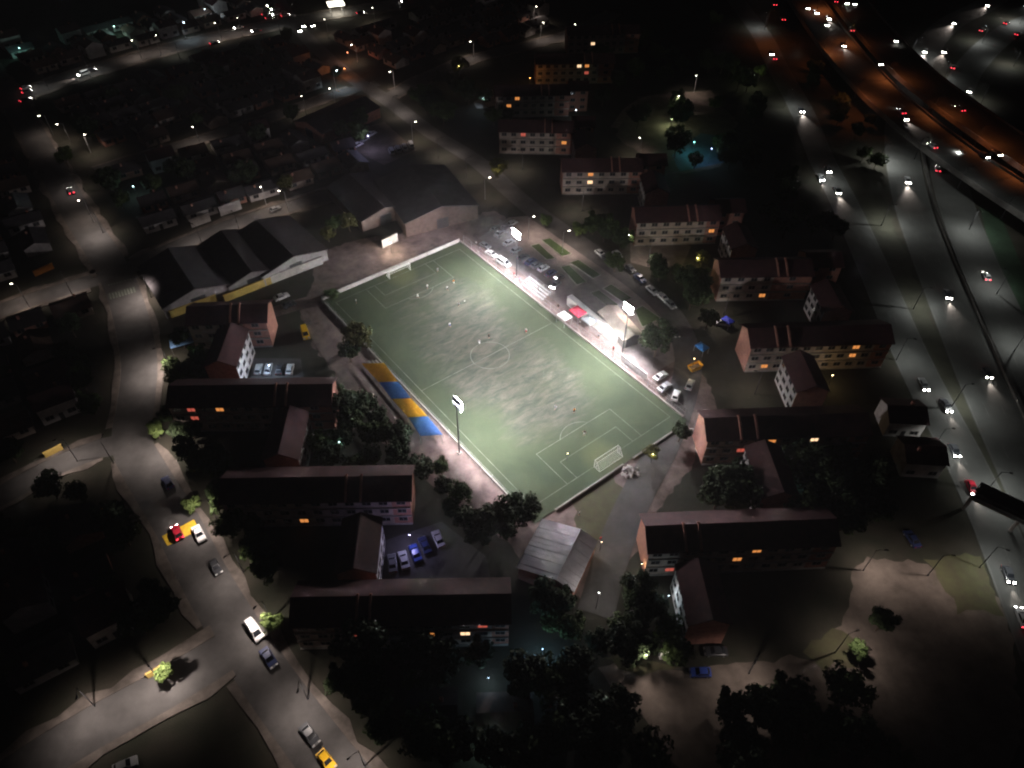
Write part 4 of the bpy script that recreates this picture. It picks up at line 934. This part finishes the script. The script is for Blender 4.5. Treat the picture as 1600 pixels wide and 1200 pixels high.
bl = MB(); bmm = bmesh.new(); bmesh.ops.create_icosphere(bmm, subdivisions=2, radius=.13); mb = bpy.data.meshes.new('ball'); bmm.to_mesh(mb); mb.materials.append(white_paint)
o = link('football', mb, None, G(726,470,.29)); tag(o, 'white football on the worn midfield turf', 'ball')
ps = MB(); ps.box(-.12,.12,-.12,.12,.11,.1302); bpy.data.meshes.remove(ps.mesh('x', rubber))

# ---------------------------------------------------------------- rubble heap, skip, bins
def rubble(px, py, label):
    p = G(px, py); t = thing('rubble_heap', label, 'rubble', p); r = random.Random(3)
    for k in range(46):
        a = r.random()*6.28; d = r.random()**.6*2.3; s = .18+.35*r.random(); h = max(.1, .9-.35*d)
        bm_ = bmesh.new(); bmesh.ops.create_icosphere(bm_, subdivisions=1, radius=s)
        for v in bm_.verts: v.co *= .7+.6*r.random()
        me = bpy.data.meshes.new('stone'); bm_.to_mesh(me); bm_.free(); me.materials.append(wall_white); link('stone', me, t, (d*math.cos(a), d*math.sin(a)*.8, h*r.random()+s*.4), a)
rubble(985,737,'pale rubble heap beside the near goal')
sk = thing('skip', 'yellow waste skip beside the inner road bend', 'skip', G(1085,577), .5)
b = MB(); b.add([(-1.4,-.8,.15),(1.4,-.8,.15),(1.4,.8,.15),(-1.4,.8,.15),(-1.9,-.95,1.5),(1.9,-.95,1.5),(1.9,.95,1.5),(-1.9,.95,1.5)], [(0,3,2,1),(0,1,5,4),(1,2,6,5),(2,3,7,6),(3,0,4,7)]).build('bin', mat('skip_yellow', (.62,.33,.03), .6, .2, 2), sk)
MB().box(-1.5,1.5,-.7,.7,.9,1.0).build('load', path_m, sk)
for x in (-1, 1): MB().box(x-.1, x+.1, -.8, .8, 0, .16).build('skid', dark_metal, sk)
wb = thing('white_cabinet', 'small white cabinet on the grass strip by the dirt lot', 'cabinet', G(1037,1026), .05)
MB().box(-.9,.9,-.5,.5,.1,1.5).build('case', white_paint, wb); MB().box(-.95,.95,-.55,.55,1.5,1.58).build('lid', white_paint, wb); MB().box(-.95,.95,-.55,.55,0,.1).build('plinth', concrete, wb)
for s in (-1, 1): MB().box(s*.44-.4, s*.44+.4, -.53, -.502, .2, 1.4).build('door', wall_white, wb)
# footbridge over the service road
fb = thing('footbridge', 'dark covered footbridge crossing the service road', 'bridge', G(1505,795))
a, c = Vector((0,0,5.2)), G(1640,860)-G(1505,795); c.z = 5.2; d = (c-a).normalized(); nn = Vector((-d.y, d.x, 0))
def slab(o0, o1, z0, z1, name, m):
    q = [a+nn*o0, c+nn*o0, c+nn*o1, a+nn*o1]; ar = (q[1]-q[0]).cross(q[2]-q[0]).z
    q = q if ar > 0 else q[::-1]
    MB().prism([(x.x, x.y) for x in q], z0, z1).build(name, m, fb)
slab(-1.6, 1.6, 4.9, 5.2, 'deck', concrete); slab(-1.9, 1.9, 7.6, 7.75, 'roof', roof_dark); slab(-1.65, -1.55, 5.2, 6.3, 'railing', dark_metal); slab(1.55, 1.65, 5.2, 6.3, 'railing', dark_metal)
for k in range(6):
    for s in (-1.6, 1.6):
        q = a+(c-a)*(k/5)+nn*s; MB().tube((q.x, q.y, 5.2), (q.x, q.y, 7.6), .08, n=6).build('roof_post', dark_metal, fb)
for k in (0, .55, 1):
    q = a+(c-a)*k; MB().tube((q.x, q.y, 0), (q.x, q.y, 4.9), .4, n=8).build('pier', concrete, fb)

# ---------------------------------------------------------------- trees
def tree_proto(seed, leaf, h=7.5, r=3.2, n=1500, ls=.42):
    R = random.Random(seed); t = link('tree', None)
    tb = MB(); p = Vector((0,0,0)); rad = .2
    for k in range(5):
        q = p+Vector((R.uniform(-.15,.15), R.uniform(-.15,.15), h*.62/5)); tb.tube(p, q, rad, rad*.82, 7); p = q; rad *= .82
    tips = []
    for k in range(8):
        a = k*2.4; z0 = h*(.28+.035*k); b = Vector((0,0,z0)); q = Vector((math.cos(a)*r*R.uniform(.45,.75), math.sin(a)*r*R.uniform(.45,.75), z0+h*R.uniform(.18,.34)))
        tb.tube(b, q, .09, .03, 5); tips.append(q)
    tb.build('trunk', bark, t)
    cl = []
    for k in range(26):
        a = R.random()*6.28; u = R.random()**.5; z = h*(.42+.5*R.random()); w = r*math.sqrt(max(.08, 1-((z-h*.66)/(h*.36))**2))
        cl.append((Vector((math.cos(a)*u*w, math.sin(a)*u*w, z)), r*R.uniform(.22,.44)))
    for q in tips: cl.append((q, r*.34))
    vs, fs = [], []
    for k in range(n):
        c, s = R.choice(cl); d = Vector((R.gauss(0,1), R.gauss(0,1), R.gauss(0,.8))); d.normalize(); q = c+d*s*R.uniform(.55,1.05)
        nrm = (d+Vector((R.gauss(0,.6), R.gauss(0,.6), R.gauss(0,.6)+.4))).normalized(); a_ = nrm.orthogonal().normalized(); b_ = nrm.cross(a_); th = R.random()*6.28
        e = (a_*math.cos(th)+b_*math.sin(th))*ls*R.uniform(.6,1.25); f = nrm.cross(e)*.62; o = len(vs)
        vs += [q-e, q+f, q+e, q-f]; fs.append((o, o+1, o+2, o+3))
    MB().add(vs, fs).build('crown', leaf, t)
    return t
TP = {}
def tree(px, py, kind, size, label, group, z=None, rot=None):
    p = G(px, py) if not isinstance(px, Vector) else px
    if kind not in TP:
        TP[kind] = t = tree_proto(kind*7+1, LEAF[kind % 4], 7.5+kind*.35, 3.1+.2*(kind % 3), 2600, .36)
    else: t = copy_tree(TP[kind])
    t.location = (p.x, p.y, 0); t.rotation_euler = (0,0, rot if rot is not None else rnd()*6.28); t.scale = (size, size, size*(.88+.24*rnd())); tag(t, label, 'tree', group)
    NOGO.append(([p], 1.5)); return t
for a in [(1022,558,4,1.25,'dense round tree beside the clubhouse roof'), (562,548,2,1.05,'olive green tree leaning over the pitch wall'), (548,566,0,.9,'dark tree in front of the olive tree by the canopy'),
          (905,372,3,.75,'bright green lamp lit tree on the plaza road'), (852,355,1,.6,'small green tree on the plaza pavement'), (782,838,0,1.35,'large dark tree at the pitch corner by the hall'),
          (818,815,4,1.0,'dark tree touching the pitch corner'), (755,850,0,1.1,'dark tree between hall and small car park'), (720,785,1,.75,'low green tree on the dirt slope by the mast'),
          (690,740,1,.55,'small shrub on the dirt slope by the mast'), (1055,172,3,1.0,'bright lit tree in the small park'), (1016,716,2,.5,'small yellow lit shrub by the pitch corner'),
          (1060,690,0,.7,'dark shrub at the near pitch corner'), (305,800,3,.55,'green lit shrub on the main street kerb'), (430,985,3,.6,'bright green lit shrub by the white van'),
          (718,118,2,.95,'yellow lit tree beyond the plaza road'), (778,278,2,.9,'yellow lit tree at the road bend'), (108,262,3,.9,'bright green lamp lit tree on the far main street'),
          (1095,415,2,.6,'yellow lit tree beside a stair wing'), (250,685,3,.6,'yellow green lit shrub at the main street lamp'), (1368,985,0,.8,'dark round bush on the dirt lot edge'),
          (1335,1025,1,.5,'low green bush on the dirt lot corner'), (265,1060,3,.5,'green lit shrub by the yellow house wall'), (520,470,1,.55,'small green shrub outside the pitch corner wall'),
          (1185,125,3,.8,'pale green lit tree by the service road'), (1115,45,3,1.0,'olive lit tree near the top of the service road'), (960,425,1,.9,'mid green tree beside the plaza road'),
          (450,300,2,.7,'yellow lit tree along the cross street'), (312,560,3,.6,'green lit shrub in the back yard by the tarpaulin')]:
    tree(*a, None)

# ---------------------------------------------------------------- houses of the dark blocks
def inside(p, poly):
    c = False; n = len(poly)
    for i in range(n):
        a, b = poly[i], poly[(i+1) % n]
        if (a[1] > p[1]) != (b[1] > p[1]) and p[0] < (b[0]-a[0])*(p[1]-a[1])/(b[1]-a[1])+a[0]: c = not c
    return c
def free(p, r, roads=True):
    for pts, h in NOGO:
        hh = (h+r)**2
        for q in pts:
            if (q.x-p.x)**2+(q.y-p.y)**2 < hh: return False
    for c, a, hx, hy in BLD:
        d = p-c; x = d.x*math.cos(a)+d.y*math.sin(a); y = -d.x*math.sin(a)+d.y*math.cos(a)
        if abs(x) < hx+r and abs(y) < hy+r: return False
    return True
HM = {}
def house_proto(w, d, eave, rise, roofm, wallm):
    t = link('house', None); hx, hy = w/2, d/2
    gable_wall(hx, hy, eave, rise).build('wall', wallm, t); rf = gable_roof(hx, hy, eave, rise, .45, .12).build('roof', roofm, t)
    MB().box(hx*.4-.3, hx*.4+.3, hy*.3-.3, hy*.3+.3, eave, eave+rise+.5).build('chimney', brick, rf)
    MB().box(-.5,.5,-hy-.06,-hy-.003,0,2.1).build('door', dark_metal, t)
    for x in (-hx*.58, hx*.58): window(t, (x, -hy-.03, 1.0)); window(t, (x, hy+.03, 1.0), math.pi)
    return t
HK = [('low house with rusty gable roof', 9, 7.5, 2.7, 1.6, roof_rust, cream), ('low house with grey tin roof', 10, 7, 2.8, 1.3, roof_tin, wall_white), ('small house with dark gable roof', 8, 7, 2.7, 1.8, roof_dark, brick), ('two storey house with maroon roof', 8.5, 7.5, 5.2, 1.7, roof_red, wall_white)]
def houses(poly, axis, where, prob, sx=11.5, sy=12.5, seed=1):
    R = random.Random(seed); W = [G(*p) for p in poly]; P2 = [(w.x, w.y) for w in W]; c = sum(W, Vector())/len(W); ca, sa = math.cos(axis), math.sin(axis); cnt = 0
    for i in range(-26, 27):
        for j in range(-26, 27):
            x, y = i*sx+R.uniform(-1,1), j*sy+R.uniform(-1.2,1.2); p = Vector((c.x+ca*x-sa*y, c.y+sa*x+ca*y, 0))
            k = R.choice((0,0,1,1,2,3)); u = R.random(); fl = R.choice((0, math.pi, math.pi/2))
            if not inside((p.x, p.y), P2) or u > prob or not free(p, 3.7): continue
            if k not in HM: HM[k] = t = house_proto(*HK[k][1:])
            else: t = copy_tree(HM[k])
            t.location = p; t.rotation_euler = (0,0,axis+fl); tag(t, HK[k][0]+' '+where, 'house', HK[k][0]+' '+where); keep(t, 4.8, 4.0); cnt += 1
    return cnt
ax1 = H((60,465),(185,425)); axm = H((120,335),(218,570))
houses([(90,175),(300,95),(480,60),(560,120),(300,210),(150,255)], H((0,158),(400,45)), 'between avenue and house street', .95, seed=2)
houses([(160,275),(420,195),(560,150),(600,270),(480,305),(250,385),(190,420)], ax1, 'between house street and cross street', .95, seed=3)
houses([(-60,250),(60,250),(150,400),(140,430),(-60,490)], ax1, 'on the far crossing corner', .95, seed=4)
houses([(-80,520),(150,470),(190,560),(180,690),(-60,790)], ax1, 'between cross street and side lane', .95, seed=5)
houses([(-60,810),(190,720),(290,900),(340,1000),(-20,1180)], ax1, 'between side lane and corner street', .95, seed=6)
houses([(-20,80),(380,-10),(400,30),(0,140)], H((0,158),(400,45)), 'beyond the avenue', .9, seed=7)
houses([(500,60),(640,20),(860,0),(830,60),(640,110),(590,110)], H((0,158),(400,45)), 'between avenue and branch street', .95, seed=8)
houses([(190,1210),(350,1080),(400,1110),(480,1210)], ax1, 'on the bottom corner', .95, seed=9)
houses([(1400,640),(1470,690),(1520,800),(1400,830),(1380,720)], H((1440,600),(1570,880))+math.pi/2, 'beside the service road', .9, seed=10)
houses([(500,1050),(800,1040),(880,1200),(560,1240)], .05, 'below the unlit apartment block', .7, seed=11)

# random trees filling the dark masses
def grove(poly, n, where, sizes=(.8,1.35), kinds=(0,1,4), seed=1, r=1.6):
    R = random.Random(seed); W = [G(*p) for p in poly]; P2 = [(w.x, w.y) for w in W]; xs = [p[0] for p in P2]; ys = [p[1] for p in P2]; k = tries = 0
    while k < n and tries < n*40:
        tries += 1; p = Vector((R.uniform(min(xs), max(xs)), R.uniform(min(ys), max(ys)), 0))
        if not inside((p.x, p.y), P2) or not free(p, r): continue
        s = R.uniform(*sizes); kd = R.choice(kinds); big = 'tall' if s > sum(sizes)/2 else 'small'
        tree(p, 0, kd, s, '%s %s tree %s' % (big, {0:'dark green',1:'green',4:'blackish green',2:'olive'}[kd], where), 'trees '+where); k += 1
for q_ in ((815,250),(860,250),(905,335),(945,338),(1020,400),(1055,405),(1150,500),(1200,505)): NOGO.append(([G(*q_)], 6.0))
grove([(900,330),(1000,400),(1110,450),(1100,640),(1050,470),(930,390),(850,340)], 20, 'between plaza road and apartment blocks', (.6,1.05), seed=1)
grove([(880,110),(1010,60),(1180,140),(1290,330),(1200,330),(1000,240)], 34, 'in the park by the service road', seed=2)
grove([(540,610),(660,700),(740,830),(620,780),(500,740),(490,640)], 20, 'between canopy and apartment blocks', (.6,1.05), seed=3)
grove([(1010,640),(1090,750),(1010,860),(1000,800)], 9, 'between the pitch corner and the pink gable', (.6,1.0), seed=4)
grove([(1110,740),(1380,720),(1380,840),(1010,800)], 16, 'behind the block above the dirt lot', seed=5)
grove([(880,900),(1010,930),(1060,1030),(930,1030),(830,960)], 16, 'below the hall by the dirt lot', (.6,1.1), seed=6)
grove([(560,1010),(820,1000),(930,1060),(1010,1200),(560,1200),(500,1100)], 22, 'in the dark yard at the bottom', seed=7)
grove([(250,640),(330,840),(440,960),(440,900),(340,720),(280,650)], 16, 'between main street and apartment blocks', (.6,1.0), seed=8)
grove([(1320,300),(1380,380),(1560,860),(1480,680)], 14, 'on the verge by the service road', (.45,.8), (1,2,0), seed=9, r=.5)
grove([(640,120),(760,90),(800,200),(720,220),(640,160)], 14, 'between plaza road and far blocks', seed=10)
grove([(520,350),(600,330),(640,370),(540,425),(500,410)], 12, 'between warehouses and dirt path', (.45,.75), (2,1), seed=11)
grove([(240,500),(330,580),(330,640),(240,600)], 7, 'in the back yard by the tarpaulin', (.6,.9), seed=12)
grove([(-40,820),(200,730),(330,960),(240,1030),(20,1150)], 12, 'among the houses by the side lane', (.7,1.1), seed=13)
grove([(-40,500),(150,470),(190,680),(-40,780)], 10, 'among the houses by the cross street', (.7,1.1), seed=14)
grove([(160,275),(560,160),(600,270),(200,410)], 14, 'among the houses by the warehouses', (.7,1.1), seed=15)
grove([(90,175),(480,60),(560,120),(150,255)], 12, 'among the houses by the avenue', (.7,1.1), seed=16)
grove([(1180,330),(1290,330),(1330,430),(1250,430)], 8, 'beside the service road bend', (.6,1.0), seed=17)
grove([(1130,1090),(1330,1080),(1400,1200),(1100,1220)], 12, 'at the bottom of the dirt lot', (.8,1.2), seed=18)
grove([(1250,90),(1330,160),(1380,210),(1370,290),(1310,240),(1260,140)], 12, 'between overpass and service road', (.6,1.0), seed=19)

# ---------------------------------------------------------------- look-alikes are told apart by counting from a landmark
ANCH = [('main street', (190,450), 'the crossing'), ('cross street', (190,450), 'the crossing'), ('side lane', (205,690), 'the street'), ('corner', (350,1020), 'the street'),
        ('avenue', (527,22), 'the station'), ('plaza', (807,432), 'the mast'), ('branch', (610,150), 'the road'), ('park', (1055,172), 'the tree'),
        ('overpass', (1412,184), 'the highway'), ('highway', (1420,200), 'the overpass'), ('service road', (1505,795), 'the footbridge'), ('dirt lot', (1094,1051), 'the hatchback'),
        ('canopy', (692,680), 'the canopy'), ('house street', (150,268), 'the street'), ('warehouses', (302,446), 'the gable'), ('bottom', (500,1180), 'the car'),
        ('unlit', (500,1180), 'the car'), ('verge', (1505,795), 'the footbridge'), ('pitch', (870,870), 'the hall'), ('yard', (285,532), 'the tarpaulin')]
ORD = 'first second third fourth fifth sixth seventh eighth ninth tenth eleventh twelfth thirteenth fourteenth fifteenth sixteenth seventeenth'.split()
same = {}
for o in bpy.data.objects:
    if o.get('category') and o.get('label') and not o.parent: same.setdefault(o['label'], []).append(o)
for lab, obs in same.items():
    if len(obs) < 2 or len(obs) > len(ORD): continue
    an = next((a for a in ANCH if a[0] in lab), ('', (870,870), 'the hall')); q = G(*an[1])
    obs.sort(key=lambda o: (o.location-q).length)
    for k, o in enumerate(obs):
        o['label'] = lab+', %s from %s' % (ORD[k], an[2])
        if not o.get('group'): o['group'] = lab

# ---------------------------------------------------------------- night haze
hz = MB().box(-900, 900, -60, 1200, -1.2, 141).mesh('haze', asphalt); hz.materials.clear()
hm_ = bpy.data.materials.new('night_haze'); hm_.use_nodes = True; ht = hm_.node_tree
for n_ in list(ht.nodes):
    if n_.type == 'BSDF_PRINCIPLED': ht.nodes.remove(n_)
pv = ht.nodes.new('ShaderNodeVolumePrincipled'); pv.inputs['Density'].default_value = HAZE; pv.inputs['Color'].default_value = (.9,.9,.92,1); pv.inputs['Anisotropy'].default_value = .35
ht.links.new(pv.outputs[0], ht.nodes['Material Output'].inputs['Volume']); hz.materials.append(hm_)
tag(link('haze', hz), 'thin night haze over the whole district', None, None, 'stuff')
